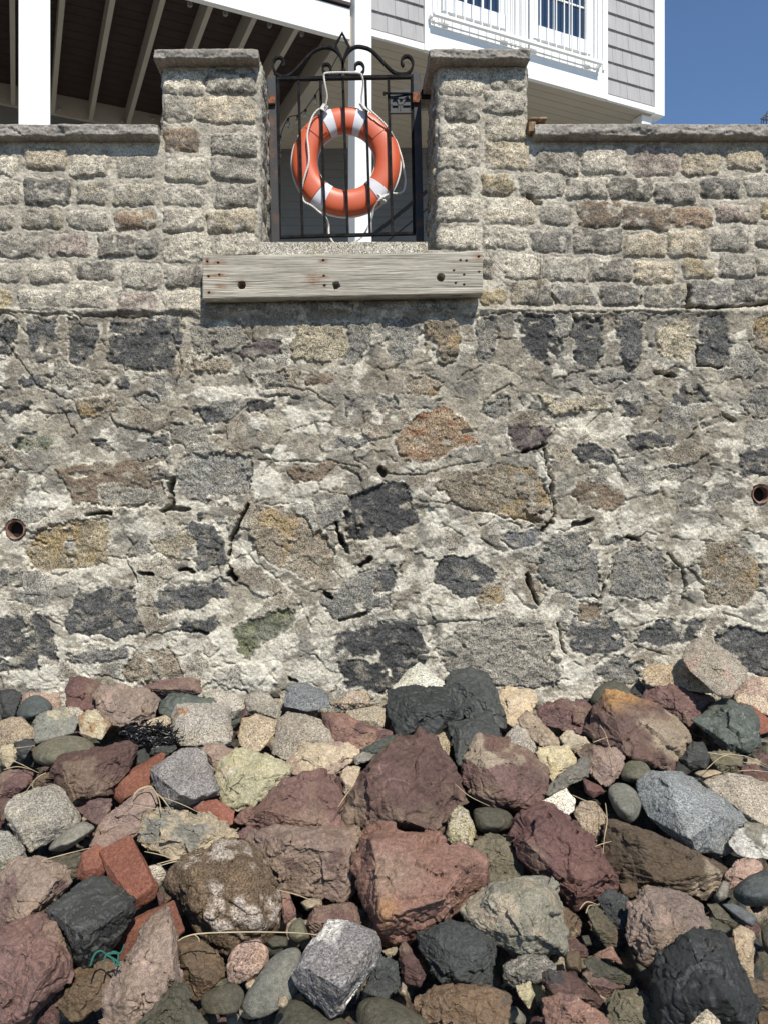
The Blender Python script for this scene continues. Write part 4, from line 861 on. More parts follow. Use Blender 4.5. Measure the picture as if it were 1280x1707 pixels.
def rock_mesh(pts, cen, size, style, ckey, seed, level, patch=None, ext=None):
    """a stone: the faces of a convex block, struck by random chips, then worn by noise"""
    mat, sharp, chips, nz, strata, speck = STY[style]; r = random.Random(seed)
    pl = hull_planes([Vector(p)-Vector(cen) for p in pts]); pl = [(n, d) for n, d in pl if d > .003]
    for _ in range(chips):
        n = Vector((r.gauss(0, 1), r.gauss(0, 1), r.gauss(0, 1))).normalized()
        sup = max(n.dot(Vector(p)-Vector(cen)) for p in pts); pl.append((n, sup*r.uniform(.88, .985)))
    Nn = np.array([n[:] for n, d in pl]); Dd = np.array([d for n, d in pl])
    U, Fc = ico(level)
    P3 = np.array([(Vector(p)-Vector(cen))[:] for p in pts]); e = np.percentile(np.abs(P3), 85, axis=0)+1e-3
    U = U*e; U = U/np.linalg.norm(U, axis=1)[:, None]
    Q = np.maximum(U@Nn.T, 0)/Dd[None]; qm = Q.max(1)[:, None]; R = 1/(qm[:, 0]*np.sum((Q/qm)**sharp, 1)**(1/sharp)); V = U*R[:, None]
    def normals(V):
        a, b, c = V[Fc[:, 0]], V[Fc[:, 1]], V[Fc[:, 2]]; fn = np.cross(b-a, c-a); vn = np.zeros_like(V)
        for k in range(3): np.add.at(vn, Fc[:, k], fn)
        return vn/(np.linalg.norm(vn, axis=1)[:, None]+1e-9)
    vn = normals(V); W = V/size+seed*1.37; A = size
    if style in 'fsbc':                                    # stepped fracture faces
        q = fb3(W, 1.7, 3, seed)*3.2; fl_ = np.floor(q); st = (fl_+sstep(.44, .56, q-fl_))/3.2; V = V+vn*(A*(.06 if style != 'b' else .045)*(.8*st+.04*q))[:, None]
        q2 = np.abs(fb3(W, 3.2, 4, seed+5)); V = V-vn*(A*.016*sstep(.10, .0, q2))[:, None]
        q3 = fb3(W, 7, 3, seed+15)*3; fl_ = np.floor(q3); V = V+vn*(A*.016*(fl_+sstep(.42, .58, q3-fl_))/3)[:, None]
    if style in 'fsbcg':
        Wd = W+.10*np.stack([fb3(W, 4, 2, seed+31), fb3(W, 4, 2, seed+32), fb3(W, 4, 2, seed+33)], -1)
        kf = dict(f=1., s=.9, b=.75, c=.6, g=.42)[style]; o1, t1 = facets(Wd*2.3, seed+20); V = V+vn*(A*.155*kf*(o1-.04))[:, None]
        vn = .5*vn+.5*normals(V); vn /= np.linalg.norm(vn, axis=1)[:, None]+1e-9
        o2, t2 = facets(Wd*6.0, seed+24); V = V+vn*(A*.055*kf*o2*(t1 > .35))[:, None]
    V = V+vn*(A*nz*1.5*fb3(W, 1.8, 3, seed+3)+A*nz*.8*fb3(W, 6., 3, seed+9))[:, None]
    if strata:
        ax = Vector((r.uniform(-.3, .3), r.uniform(-.5, .5), 1)).normalized(); s = W@np.array(ax[:])*r.uniform(9, 13)+1.2*fb3(W, 2, 3, seed+2); fr_ = s-np.floor(s)
        V = V+vn*(A*strata*(fr_-.5)*sstep(.1, .5, np.abs(1-np.abs(vn@np.array(ax[:])))))[:, None]
    if level >= 6: V = V+vn*((.0022 if style != 'r' else .0008)*fb3(V, 70, 2, seed+4))[:, None]
    base = np.array(RC[ckey])*r.uniform(.80, 1.18)*np.array((r.uniform(.98, 1.08), 1.0, r.uniform(.92, 1.0))); c = np.zeros((len(V), 4)); c[:, :3] = base
    c[:, :3] *= (1+.32*fb3(W, 1.6, 4, seed+6)+.16*fb3(W, 9, 3, seed+7))[:, None]
    tintn = fb3(W, 2.2, 4, seed+8); c[:, :3] = mixc(c[:, :3], base*np.array((1.12, 1.06, .88)), np.clip(tintn*.9, 0, .6))
    if patch: 
        key, amt = patch; c[:, :3] = mixc(c[:, :3], RC[key], .85*sstep(.30-amt*.6, .48-amt*.6, fb3(W, 1.7, 5, seed+10)))
    if style in 'fs' and ckey in ('purple', 'maroon', 'pinkred', 'lav'): c[:, :3] = mixc(c[:, :3], (.24, .18, .125), .55*sstep(.10, .45, fb3(W, 1.5, 5, seed+16)))
    if style in 'fsb' and r.random() < .55:                   # pale hair veins
        v = np.abs(fb3(W, 2.4, 3, seed+12)); c[:, :3] = mixc(c[:, :3], np.minimum(base*2.4+.06, .6), .55*sstep(.022, .004, v)*sstep(0, .3, fb3(W, 1.2, 2, seed+13)))
    if style == 'c': c[:, :3] = mixc(c[:, :3], (.42, .37, .32), .7*sstep(.12, .4, fb3(W, 5, 4, seed+14)))
    c[:, 3] = speck; c[:, :3] = np.clip(c[:, :3], .012, .8)
    return V, Fc, c, mat
def place_rock(name, V, Fc, c, mat, cen):
    lo = V[:, 2].min(); V = V.copy(); V[:, 2] -= lo
    return link(name, np_mesh(name, V, Fc, c), mat, None, (cen[0], cen[1], cen[2]+lo), True)
ROCKS = """
rock|white|g|B|white triangular stone peaking behind the black boulders at the wall foot||733 152 800 70 868 12 930 60 992 112 985 160 860 190|868 60 .5|.02
boulder|black|b|B|black boulder directly in front of the white triangular stone||720 150 830 128 1020 138 1078 240 1070 285 920 378 760 362 718 250|860 255 .7 1030 245 .6 830 180 .5 910 200 .6|.10
boulder|char|b|B|tall dark boulder right of the white triangular stone||988 95 1060 42 1180 52 1240 130 1285 330 1200 330 1070 260 1000 160|1060 110 .5 1190 200 .7|.02
rock|char|b|B|black wedge stone below the tall dark boulder||1008 312 1210 248 1278 392 1190 400 1110 470 1060 520 1040 400|1200 370 .3 1060 330 .5|.06
boulder|maroon|f|B|big maroon boulder in the middle of the heap, tan at its crown|brown .5|475 740 500 650 620 500 690 440 760 368 960 388 1000 440 1050 560 1070 640 1104 692 1040 730 1010 800 950 888 850 850 700 805 600 795 520 832 478 790|630 575 .9 760 755 .9 960 840 .5 900 470 .7 1040 650 .5|.04
boulder|purple|f|G|wide smooth purple boulder left of the big maroon one||392 1368 405 1352 434 1330 470 1304 503 1291 560 1294 572 1325 570 1384 528 1390 468 1380 424 1384 398 1380|500 1310 .6 440 1350 .6 530 1375 .5|.03
boulder|lav|f|G|long purple boulder with a dark hollow underside, under the wide smooth purple one|maroon .5|415 1390 458 1378 537 1386 592 1384 606 1396 604 1425 582 1450 585 1506 562 1503 530 1478 462 1482 430 1440|480 1400 .8 560 1420 .8 500 1430 .4|.03
boulder|pinkred|f|G|large reddish pink slab with an orange patch, at the centre of the foreground|rust .12|590 1440 600 1395 632 1373 660 1376 700 1390 745 1404 790 1420 817 1437 813 1462 780 1492 745 1535 700 1553 634 1565 616 1530 606 1490 594 1465|620 1400 .75 780 1440 .8 740 1500 .9 640 1530 .8 606 1450 .4|.10
rock|yellow|c|G|knobbly yellow brown column of granite behind the pink slab|brown .2|738 1404 750 1356 764 1340 782 1352 790 1385 788 1422 745 1414||.02
rock|dkolive|r|G|smooth dark grey rounded stone right of the yellow brown column||780 1347 800 1342 845 1346 861 1358 856 1380 835 1393 792 1389 782 1370||.02
boulder|purple|f|G|craggy reddish boulder below the black wedge, with tan streaks|tan .38|765 1290 775 1260 798 1228 845 1236 874 1251 908 1280 917 1305 894 1344 862 1354 820 1342 780 1322|800 1265 .8 870 1270 .7 850 1330 .6|.06
rock|olive|f|G|speckled olive stone with a flat top between the pink slab and a maroon boulder||787 1408 815 1388 850 1398 870 1440 872 1465 840 1476 812 1466 815 1436|840 1420 .6|.00
boulder|maroon|f|G|smooth maroon boulder right of the pink slab, pointing down to the right||851 1395 864 1364 908 1342 940 1355 978 1392 1010 1425 1033 1455 1026 1484 978 1504 958 1512 938 1493 905 1465 860 1430|920 1360 .7 1020 1460 .6 960 1492 .6 870 1400 .6|.07
boulder|brown|s|G|dark brown banded boulder below the big blue grey granite|tan .05|1008 1398 1014 1367 1045 1374 1100 1400 1135 1420 1182 1432 1207 1450 1196 1475 1182 1501 1150 1496 1110 1482 1070 1480 1030 1472 1010 1430|1062 1392 .7 1085 1470 .6 1170 1460 .6|.02
boulder|bluegr|g|G|big blue grey speckled granite boulder at the right||1062 1306 1077 1288 1132 1286 1160 1302 1211 1336 1240 1373 1223 1409 1205 1426 1165 1427 1130 1406 1101 1379 1080 1361 1073 1333|1110 1300 .7 1200 1360 .8 1150 1400 .7|.06
rock|granite|g|C|flat tan granite block right of the blue grey granite||960 595 1100 548 1290 600 1290 815 1190 797 1080 672|1190 760 .6 1100 600 .5|.04
rock|stoneg|f|G|pale grey white stone at the right edge below the tan granite block|white .3|1215 1405 1228 1380 1255 1372 1305 1378 1305 1430 1255 1434 1228 1426|1250 1395 .5|.05
boulder|purple|f|C|large boulder rust yellow at the top, maroon at the side and tan in front|tan .62|385 340 450 240 495 158 540 148 700 215 820 283 880 345 902 400 870 460 800 527 740 532 580 472 480 420|590 465 .6 525 230 .9 620 300 .8 820 330 .6 700 500 .6|.10
rock|granite|g|G|pinkish tan granite boulder leaning highest on the wall at the right|pink .3|1138 1092 1152 1067 1170 1065 1210 1084 1243 1118 1237 1135 1218 1158 1200 1162 1170 1130 1142 1112|1190 1090 .6|.00
rock|tan|g|C|long tan granite loaf against the wall, left of the pinkish one||675 70 700 30 780 23 880 40 985 85 1003 160 920 152 760 118 690 118|760 60 .5 900 80 .5|.00
rock|purple|f|C|craggy purple stone under the long tan granite loaf||665 195 700 145 740 108 880 123 1000 173 1022 207 970 262 900 312 820 275 720 220|760 140 .7 980 200 .5 860 240 .6|.05
rock|cream|g|G|cream and orange granite lump at the right edge against the wall|pink .2|1222 1168 1232 1140 1245 1129 1305 1133 1305 1200 1275 1190 1250 1178|1245 1145 .5|.04
brick|brick|k|C|red brick wedged behind the green grey faceted stone||1140 205 1200 222 1290 290 1290 350 1240 362 1215 300|1200 240 .4|.02
rock|green|b|C|green grey faceted stone with sharp edges at the right||913 290 1000 220 1070 178 1180 218 1227 280 1232 400 1185 447 1080 437 990 362|1110 240 .8 1080 400 .5 1180 380 .6|.10
rock|dkolive|r|C|dark olive stone leaning on the wall behind a maroon one||395 212 430 130 520 88 600 108 640 170 600 260 460 260||-.02
rock|char|b|C|small black wedge between the dark olive stone and the loaf||598 160 650 88 692 150 680 195 630 205||.00
rock|maroon|f|C|dark maroon stone right of the split olive one|purple .3|155 240 250 193 380 200 452 242 430 290 390 365 300 352 200 320|260 230 .6 400 250 .5|.01
rock|tan|f|C|split olive stone with a pale tan strip down its face|olive .3|72 290 110 243 150 268 275 393 268 418 170 418 90 330|110 280 .5 200 350 .6|.08
rock|cream|f|G|pale greenish cream block at the wall foot right of the dark boulder|stoneg .2|828 1165 838 1149 878 1146 892 1160 886 1195 860 1216 835 1200|850 1165 .5|.00
rock|granite|g|C|light granite stone below the split olive one||-10 385 60 308 110 340 162 430 132 460 50 415||.03
rock|yellow|f|C|yellowish granite cube at the middle right||148 450 200 413 320 428 354 490 330 522 240 600 200 525|220 470 .5 300 480 .6|.06
rock|cream|f|C|pale cream wedge above the purple brown block||272 377 310 344 390 378 415 408 360 455 340 452 288 415||.04
rock|lav|f|C|purple brown block with a pointed foot, beside the round olive cobble|brown .3|343 450 400 404 540 428 578 480 562 540 540 600 470 612 438 560 420 490|430 430 .6 520 520 .6|.06
rock|stoneg|f|C|narrow grey slab leaning diagonally below the yellowish cube||203 655 225 598 300 538 395 458 422 490 402 560 280 622 240 655|300 580 .5|.09
cobble|olive|r|C|round olive cobble between the rust topped boulder and the egg shaped one||548 560 580 490 640 473 700 498 728 550 690 612 640 615 570 600||.05
cobble|stoneg|r|C|egg shaped grey brown cobble left of the blue grey granite||483 620 540 578 620 598 677 680 668 760 620 808 570 793 510 713||.09
rock|char|b|C|charcoal stone under the green grey faceted one||848 480 900 408 960 398 1002 470 980 532 900 534||.05
rock|tan|r|C|little flat tan pebble above the tan granite block||905 550 950 532 1030 530 1066 550 960 585||.06
rock|olive|f|C|flat olive stone crossed by straws at the right||983 447 1080 438 1162 475 1150 530 1060 560 1010 502||.03
rock|maroon|f|C|dark maroon stone at the right edge beyond the straws||1143 522 1220 503 1290 560 1290 640 1230 612 1150 570||.02
rock|white|g|C|small white stone with a lit top beside the craggy reddish boulder||178 692 300 620 342 680 336 732 300 757 235 722|290 680 .6|.10
rock|tan|g|C|beige granite stone standing upright below the small white stone||333 742 370 688 440 688 494 760 482 862 440 905 398 852||.03
rock|maroon|k|C|small dark red stone between the leaning slab and the egg shaped cobble||378 570 420 590 472 620 484 640 432 672 392 645||.04
cobble|slate|r|A|smooth blue grey domed stone at the far left against the wall||68 287 90 213 148 168 210 165 275 213 280 247 220 300 140 322||.05
rock|char|b|A|dark block at the left edge left of the domed stone||0 152 60 146 115 173 95 230 72 290 10 282||.00
rock|pink|g|A|pinkish tan granite behind the blue grey domed stone||95 215 127 163 200 158 290 170 315 235 300 260 200 290||-.03
rock|tan|g|A|tan granite lump at the left edge under the domed stone||-10 312 60 283 112 283 160 328 178 392 100 425 -10 437||.06
rock|stoneg|f|A|pale green veined stone beside the orange cream one|yellow .15|168 320 200 263 290 248 370 268 387 310 362 360 180 413 163 370|240 280 .4|.07
rock|granite|g|A|small beige granite behind the pale green veined stone||300 247 350 233 392 237 417 262 392 312 320 275||.01
rock|cream|f|A|orange cream stone with a black side|rust .15|393 290 428 250 480 250 552 325 505 397 400 362|440 300 .5 520 340 .4|.07
rock|maroon|f|A|dark red block against the wall left of the big pink topped rock|tan .05|328 140 350 88 410 90 500 108 517 140 480 170 470 242 395 252 330 232|420 120 .5|.00
boulder|lav|f|A|big pink topped rock with a maroon body at the left|pink .28|468 162 500 128 740 146 790 190 772 287 600 332 520 302 480 217|540 200 .6 720 190 .7 700 270 .5|.07
rock|purple|s|A|purple slab lying along the wall behind the pink topped rock||700 132 800 103 930 88 988 108 1003 165 880 180 760 165||-.04
rock|green|b|A|flat dark green stone above the pale granite block||793 217 860 158 1060 193 1082 218 980 250 880 280 860 292 800 262|880 180 .5|.02
boulder|granite|g|A|squarish pale granite block with a rusty corner right of the seaweed|rust .0|860 290 885 223 1060 213 1147 240 1152 412 1100 442 890 432 858 372|890 260 .5 1110 260 .6 1110 400 .5|.07
rock|granite|g|A|weathered granite behind the squarish pale block||1008 172 1060 150 1180 173 1218 230 1172 292 1100 300 1060 260||-.02
boulder|olive|r|A|broad smooth olive stone at the left, partly under the maroon slab||123 472 160 418 280 368 400 363 500 408 512 452 440 520 240 557 180 537 130 502||.05
rock|cream|g|A|cream stone half hidden by the black seaweed||688 345 760 290 830 276 862 310 862 380 740 390||.02
boulder|maroon|f|A|dark maroon slab with a raised tail, at the left||263 562 290 480 440 448 520 468 640 402 687 430 642 550 562 642 540 662 350 717 268 632|300 520 .7 480 520 .7 640 440 .5 420 660 .5|.12
rock|char|f|A|small charcoal grey stone right of the maroon slab's tail||638 547 670 458 720 438 752 490 700 540||.03
rock|char|g|A|dark speckled stone under the seaweed||743 472 780 398 860 408 884 435 810 490||.03
rock|char|b|A|small black stone above the broad olive one||78 412 130 380 183 410 125 492 80 482||.05
rock|yellow|f|A|small yellow green stone at the left edge by the straws|olive .2|0 430 70 418 87 490 40 545 0 505||.04
rock|purple|f|A|flat maroon stone at the left edge below the straws||-10 580 50 543 168 565 162 612 70 682 -10 684||.06
rock|maroon|f|A|maroon stone at the left edge beside the pale granite boulder||-10 690 65 688 60 760 0 850 -10 850||.05
rock|brown|f|A|small reddish brown stone under the maroon slab||168 632 190 573 258 553 285 612 240 640||.04
brick|brick|k|A|long broken red brick between the maroon slab and the grey granite cube||563 640 590 578 800 463 824 470 770 590 755 610 600 717 563 682|600 600 .5 620 690 .4|.05
boulder|grey|g|A|grey granite cube standing on its corner below the seaweed||743 540 930 433 1002 438 1092 640 1080 670 930 738 840 747 775 650|925 690 1.1 1080 650 .6 775 570 .6|.14
boulder|yellow|f|G|rounded yellow cream boulder|cream .3|358 1292 372 1266 400 1253 440 1255 474 1268 486 1290 462 1320 430 1332 398 1352 370 1342|400 1290 .6 460 1290 .5|.06
rock|lav|f|A|small purple grey stone above the yellow cream boulder||1003 442 1050 413 1130 438 1197 455 1110 500 1068 555||.02
brick|brick|k|A|worn red brick lump below the grey granite cube|pinkred .2|963 732 1000 703 1080 693 1163 750 1154 812 1120 833 1030 778|1080 740 .5|.09
boulder|granite|g|A|pale granite boulder with a rounded corner at the far left||23 742 60 688 260 618 303 640 402 790 370 828 230 912 160 953 108 902 40 802|95 850 .7 330 770 .7 240 650 .5|.12
rock|stoneg|r|A|long flat oval stone leaning on the pale granite boulder||218 955 260 888 400 793 470 798 494 830 400 895 330 958||.08
rock|purple|f|A|small maroon stone below the dark maroon slab||373 737 500 688 553 688 547 742 490 818 420 777|500 700 .5|.07
rock|lav|s|A|long purple grey wedge pointing up behind the beige rock||425 925 520 788 600 738 720 638 762 648 778 720 762 760 690 765 670 880 620 895 520 940|650 720 .6|.06
boulder|tan|f|G|flat topped beige boulder below the grey granite cube|stoneg .25|227 1396 230 1355 275 1356 300 1351 350 1362 393 1387 398 1402 345 1428 290 1432 250 1416|260 1370 .6 340 1385 .7|.08
rock|granite|g|G|grey white granite stone at the left edge above a maroon boulder||-20 1388 20 1387 42 1412 46 1430 0 1462 -20 1450||.07
rock|purple|f|G|small maroon cobble between the beige boulder and the long purple one||393 1392 415 1374 432 1390 424 1415 402 1412||.05
rock|bluegr|g|B|blue grey speckled granite stone at the foot of the wall||213 226 235 113 330 113 432 165 428 232 330 247|260 150 .4 400 190 .4|.00
rock|tan|c|B|tan lump at the wall foot right of the blue grey granite||438 212 540 153 610 148 638 195 632 228 500 244||-.03
rock|cream|g|B|yellowish cream stone left of the black boulder||508 252 660 223 703 240 698 337 600 310||.02
rock|pinkred|f|B|red maroon wedge stone above the centre of the heap|maroon .3|410 290 440 260 500 263 640 318 732 348 743 367 600 437 540 424 460 407|460 300 .5 640 350 .5|.07
rock|granite|g|G|tall pale granite block above the flat cream stone||456 1247 465 1200 482 1186 514 1194 543 1206 560 1238 530 1250 478 1270 457 1262|480 1215 .6 520 1235 .6|.06
rock|cream|f|B|flat pinkish cream stone in front of the tall granite block|pink .3|218 510 310 403 530 408 570 440 548 492 440 558 380 543 240 553|330 440 .5 500 450 .5|.09
rock|cream|g|B|cream and black patched stone left of the tall granite block||-10 372 10 288 70 258 188 295 183 342 100 443 20 443|90 310 .5|.05
rock|granite|g|B|grey pink stone at the wall foot above the patched cream one||28 192 60 158 140 163 198 235 193 287 40 258||.00
rock|green|b|B|thin dark green slab between the red wedge and the big maroon boulder||558 452 740 363 764 377 650 480 560 480||.07
rock|stoneg|f|B|small grey striped stone on the shoulder of the big maroon boulder||548 472 600 443 652 458 562 515||.10
rock|cream|f|G|small tan stone between the purple and the big maroon boulders||568 1292 580 1277 602 1279 594 1304 576 1330||.03
rock|tan|g|G|small tan stone showing between the black boulders||715 1222 735 1218 752 1224 748 1260 725 1245||-.02
boulder|lav|f|D|maroon boulder at the left edge with a dark flank|purple .45|-60 400 0 208 90 123 200 128 357 185 352 240 160 433 0 465|280 230 .6 140 410 .5 60 180 .5|.06
boulder|char|b|D|charcoal cube with sharp edges at the lower left||228 370 430 223 500 208 662 330 667 388 560 465 540 603 420 658 393 642 310 502|418 515 1.3 260 390 .5 640 360 .5|.20
brick|brick|k|D|red brick lying flat behind the charcoal cube||498 90 650 3 792 265 782 312 670 383 600 320 540 207|660 335 .6 770 265 .5|.07
brick|brick|k|D|small broken brick end left of the flat red brick||383 212 410 98 480 53 522 80 528 192 430 243||.06
brick|brick|k|D|red brick half hidden by the purple triangular slab||548 472 860 333 918 490 882 513 600 643 553 582|580 480 .6|.06
rock|lav|f|D|tall purple triangular slab leaning on the red brick||510 865 550 768 620 640 750 420 830 353 882 500 888 732 700 905 660 960 520 940|640 660 .5 840 420 .5 860 720 .6 620 820 .6|.19
boulder|brown|c|G|big brown boulder with whitish crusts, left of centre||276 1478 291 1440 335 1421 395 1395 426 1409 447 1448 469 1500 471 1540 442 1572 400 1583 378 1602 340 1576 310 1536 295 1501|320 1450 .7 420 1440 .7 430 1530 .7 340 1530 .7|.06
boulder|purple|f|D|big purple boulder at the lower left corner||-80 490 0 468 200 428 302 490 328 640 322 720 270 812 150 885 70 990 -80 990|240 640 .8 130 880 .5 30 560 .6|.15
rock|brown|f|D|brown yellow stone under the charcoal cube|yellow .08|268 802 380 688 530 638 612 665 582 752 500 862 350 938 288 882|400 740 .6|.07
boulder|dkolive|f|D|olive green stone with white veins on the bottom edge||665 960 870 738 932 758 1030 960 980 1010 700 1010|860 830 .6|.17
rock|brown|f|D|dark brown stone right of the purple triangular slab||883 542 960 518 1080 578 1133 690 1000 793 980 832 898 722||.03
rock|dkolive|r|D|smooth dark olive stone below the pink cobble||988 802 1050 758 1170 733 1233 790 1182 892 1010 903 988 862|1060 800 .4|.09
cobble|pink|g|G|pink oval cobble beside the pale granite cube||379 1612 388 1588 405 1571 430 1567 451 1583 447 1605 420 1631 398 1642 381 1632||.11
rock|maroon|k|D|small red sliver between the flat brick and the brown boulder||778 292 812 285 824 348 790 358||.05
rock|granite|g|D|small grey stone between the flat red brick and the beige boulder||738 162 800 148 834 210 790 265 750 205||.05
rock|dkolive|f|D|flat olive stone behind the small brick end||218 135 420 88 420 200 350 230||.00
rock|olive|f|D|dull olive stone under the corner of the charcoal cube||328 582 400 640 490 650 400 720 330 705||.02
boulder|grey|g|E|pale speckled granite cube standing on a corner in the foreground|white .3|248 682 290 590 430 418 512 411 652 480 684 560 662 642 500 865 440 894 270 722|488 752 1.3 280 620 .5 655 520 .6|.20
boulder|stoneg|r|E|long greenish grey stone left of the pale granite cube|green .1|-10 832 60 718 160 578 230 537 310 540 275 620 255 690 290 785 200 795 120 905 20 915|100 740 .5 220 620 .5|.10
boulder|dkolive|r|E|dark olive stone under the pale granite cube||128 902 220 788 290 790 440 892 562 912 570 1000 100 1000||.06
boulder|char|f|E|dark grey flat slab below the pink slab||858 482 1010 418 1180 478 1220 530 1218 745 1100 728 970 720 930 652 880 562|960 500 .6 1180 560 .6 1050 700 .5|.05
boulder|brown|f|E|dull brown boulder at the bottom right of centre|dkolive .3|820 845 840 800 960 718 1190 738 1300 790 1300 1000 960 1000 900 895|1000 780 .5|.12
boulder|dkolive|r|E|smooth dark olive stone at the bottom centre||538 822 620 778 760 798 860 860 945 920 910 1000 560 1000||.12
rock|slate|f|E|dark blue grey stone right of the pale granite cube|char .5|598 762 680 588 762 618 778 742 700 803|700 650 .4|.03
rock|maroon|s|E|narrow splintered maroon stone standing below the pink slab||768 560 800 518 825 600 898 680 872 742 800 722 773 640||.06
boulder|stoneg|f|G|layered grey green boulder right of the dark grey slab|tan .1|773 1520 800 1488 840 1469 880 1461 913 1465 930 1490 940 1545 939 1584 905 1591 860 1596 825 1566 790 1541|820 1495 .7 900 1490 .7 900 1560 .7 840 1560 .5|.12
rock|purple|s|E|dull purple stone behind the pale granite cube||303 452 380 348 540 333 572 390 578 470 430 440 350 505||.05
cobble|tan|r|E|tan cobble above the dull purple stone||283 332 330 308 400 313 408 345 322 380||.02
rock|pinkred|f|E|small red stone beside the brown crusted boulder||198 275 240 288 277 400 215 443||.03
rock|dkolive|r|E|small olive stone behind the long greenish grey one||118 522 170 488 243 500 240 550 150 568||.06
rock|olive|r|E|olive stone crossed by the long straw||240 430 300 395 350 510 270 545 222 500||.04
pebble|tan|f|E|small tan pebble in the gap below the pink slab||688 567 760 548 768 580 720 607||.02
pebble|cream|r|E|cream pebble below the long greenish grey stone||173 842 190 788 235 778 242 820 215 852||.22
pebble|tan|r|E|tan upright pebble beside the splintered maroon stone||768 782 785 713 812 740 806 792||.06
pebble|yellow|r|G|yellow pebble left of the long greenish grey stone||408 1640 425 1630 430 1640 422 1652 410 1650||.08
rock|char|f|F|dark blue grey pointed stone left of the lavender pink boulder||452 312 500 263 602 310 616 400 577 470 500 425|520 340 .5|.06
boulder|lav|f|F|lavender pink angular boulder above the big black one|pink .2|608 342 700 257 860 298 952 350 1014 492 880 500 800 545 700 628 610 545 612 420|700 420 .8 770 530 .7 900 340 .5|.10
boulder|black|b|F|big jagged black boulder in the lower right corner||728 620 800 520 900 457 1060 498 1102 580 1235 830 1225 1000 760 1000 728 790|890 475 .35 1080 800 1.3 1070 560 .6 950 630 .85 770 800 .5|.22
cobble|slate|r|F|large smooth dark slate oval at the right edge|char .4|1083 292 1140 218 1280 158 1350 200 1350 350 1180 368 1108 332||.08
rock|pink|f|F|small pinkish stone above the slate oval||1068 202 1130 128 1212 118 1254 170 1130 250 1088 272||.03
cobble|slate|r|F|smooth blue slate stone below the slate oval||1038 335 1120 333 1243 410 1212 462 1130 422||.05
rock|olive|s|F|striped olive stone left of the smooth blue slate||983 340 1030 338 1153 440 1120 462 1048 432||.04
rock|dkolive|f|F|small olive stone behind the big black boulder||978 422 1020 403 1104 460 1050 502 1000 482||.03
rock|tan|f|F|narrow beige stone standing right of the big black boulder|olive .2|1108 472 1150 443 1212 480 1205 692 1170 694 1130 572||.05
rock|stoneg|r|F|narrow upright grey stone left of the slate oval||1008 312 1060 218 1094 230 1088 312 1030 343||.04
rock|dkolive|r|F|dark olive stone at the right edge under the blue slate||1238 452 1300 410 1310 620 1250 565||.04
rock|brown|f|F|brown stone at the right edge beside the big black boulder||1168 702 1290 728 1310 840 1240 855 1188 792||.05
rock|brown|k|F|reddish brown stone in the bottom right corner||1223 867 1310 858 1310 990 1235 990||.12
rock|stoneg|c|F|crusty grey tan stone under the layered boulder||-10 642 100 583 190 588 258 650 160 705 50 752 -10 705||.04
boulder|maroon|s|F|dark purple stone above the pinkish red one at the bottom|char .3|178 702 220 653 340 678 492 810 505 872 400 860 280 790 200 765||.06
boulder|pinkred|f|F|pinkish red stone on the bottom edge, right of centre|purple .4|188 802 260 768 360 798 505 912 490 1000 215 1000|300 850 .6|.15
rock|purple|f|F|red purple wedge between the dark purple and olive stones||373 672 420 653 577 740 485 795||.07
rock|dkolive|s|F|long dark olive splinter under the lavender pink boulder||373 612 430 593 643 710 624 740 520 705||.08
boulder|olive|f|F|olive grey stone beside the big black boulder at the bottom||498 852 530 758 640 738 703 800 745 880 745 1000 515 1000|600 800 .5|.12
rock|pinkred|s|F|small dark red stone in the gap under the lavender pink boulder||428 587 520 548 575 635 480 605||.05
rock|brown|r|F|small square brown post of stone in the gap under the layered boulder||288 572 370 558 378 682 290 665||.08
rock|maroon|f|F|small maroon stone above the square brown one||288 512 340 498 402 560 402 605 370 600||.04
rock|olive|s|F|long olive brown stone left of the dark pointed one|brown .2|398 372 440 348 553 470 548 545 500 550 438 472||.03
rock|brown|f|F|tan brown stone right of the layered boulder|tan .1|268 340 320 375 373 430 362 502 310 514 278 442||.03
rock|yellow|f|F|small yellow stone at the bottom below the crusty one|brown .1|53 737 130 718 142 770 122 852 78 793||.06
rock|cream|g|F|yellow cream stone on the bottom edge in front of the black boulder||878 960 925 900 980 853 1052 910 1075 1000 890 1000|980 900 .4|.36
rock|brown|k|F|small reddish brown block behind the lavender pink boulder||558 242 640 238 654 290 612 312 565 292||.02
pebble|dkolive|r|F|small dark pebble in the gap right of the layered boulder||368 492 410 488 428 540 390 552||.02
rock|dkolive|r|F|dark brown stone hidden under the lavender pink boulder||588 522 700 642 742 765 690 755 620 645||-.02
rock|maroon|f|G|dark stone between the purple boulder and the olive white veined stone at the bottom left||62 1706 82 1668 100 1686 98 1720 70 1720||.04
"""
n_all = 0; bumps = []
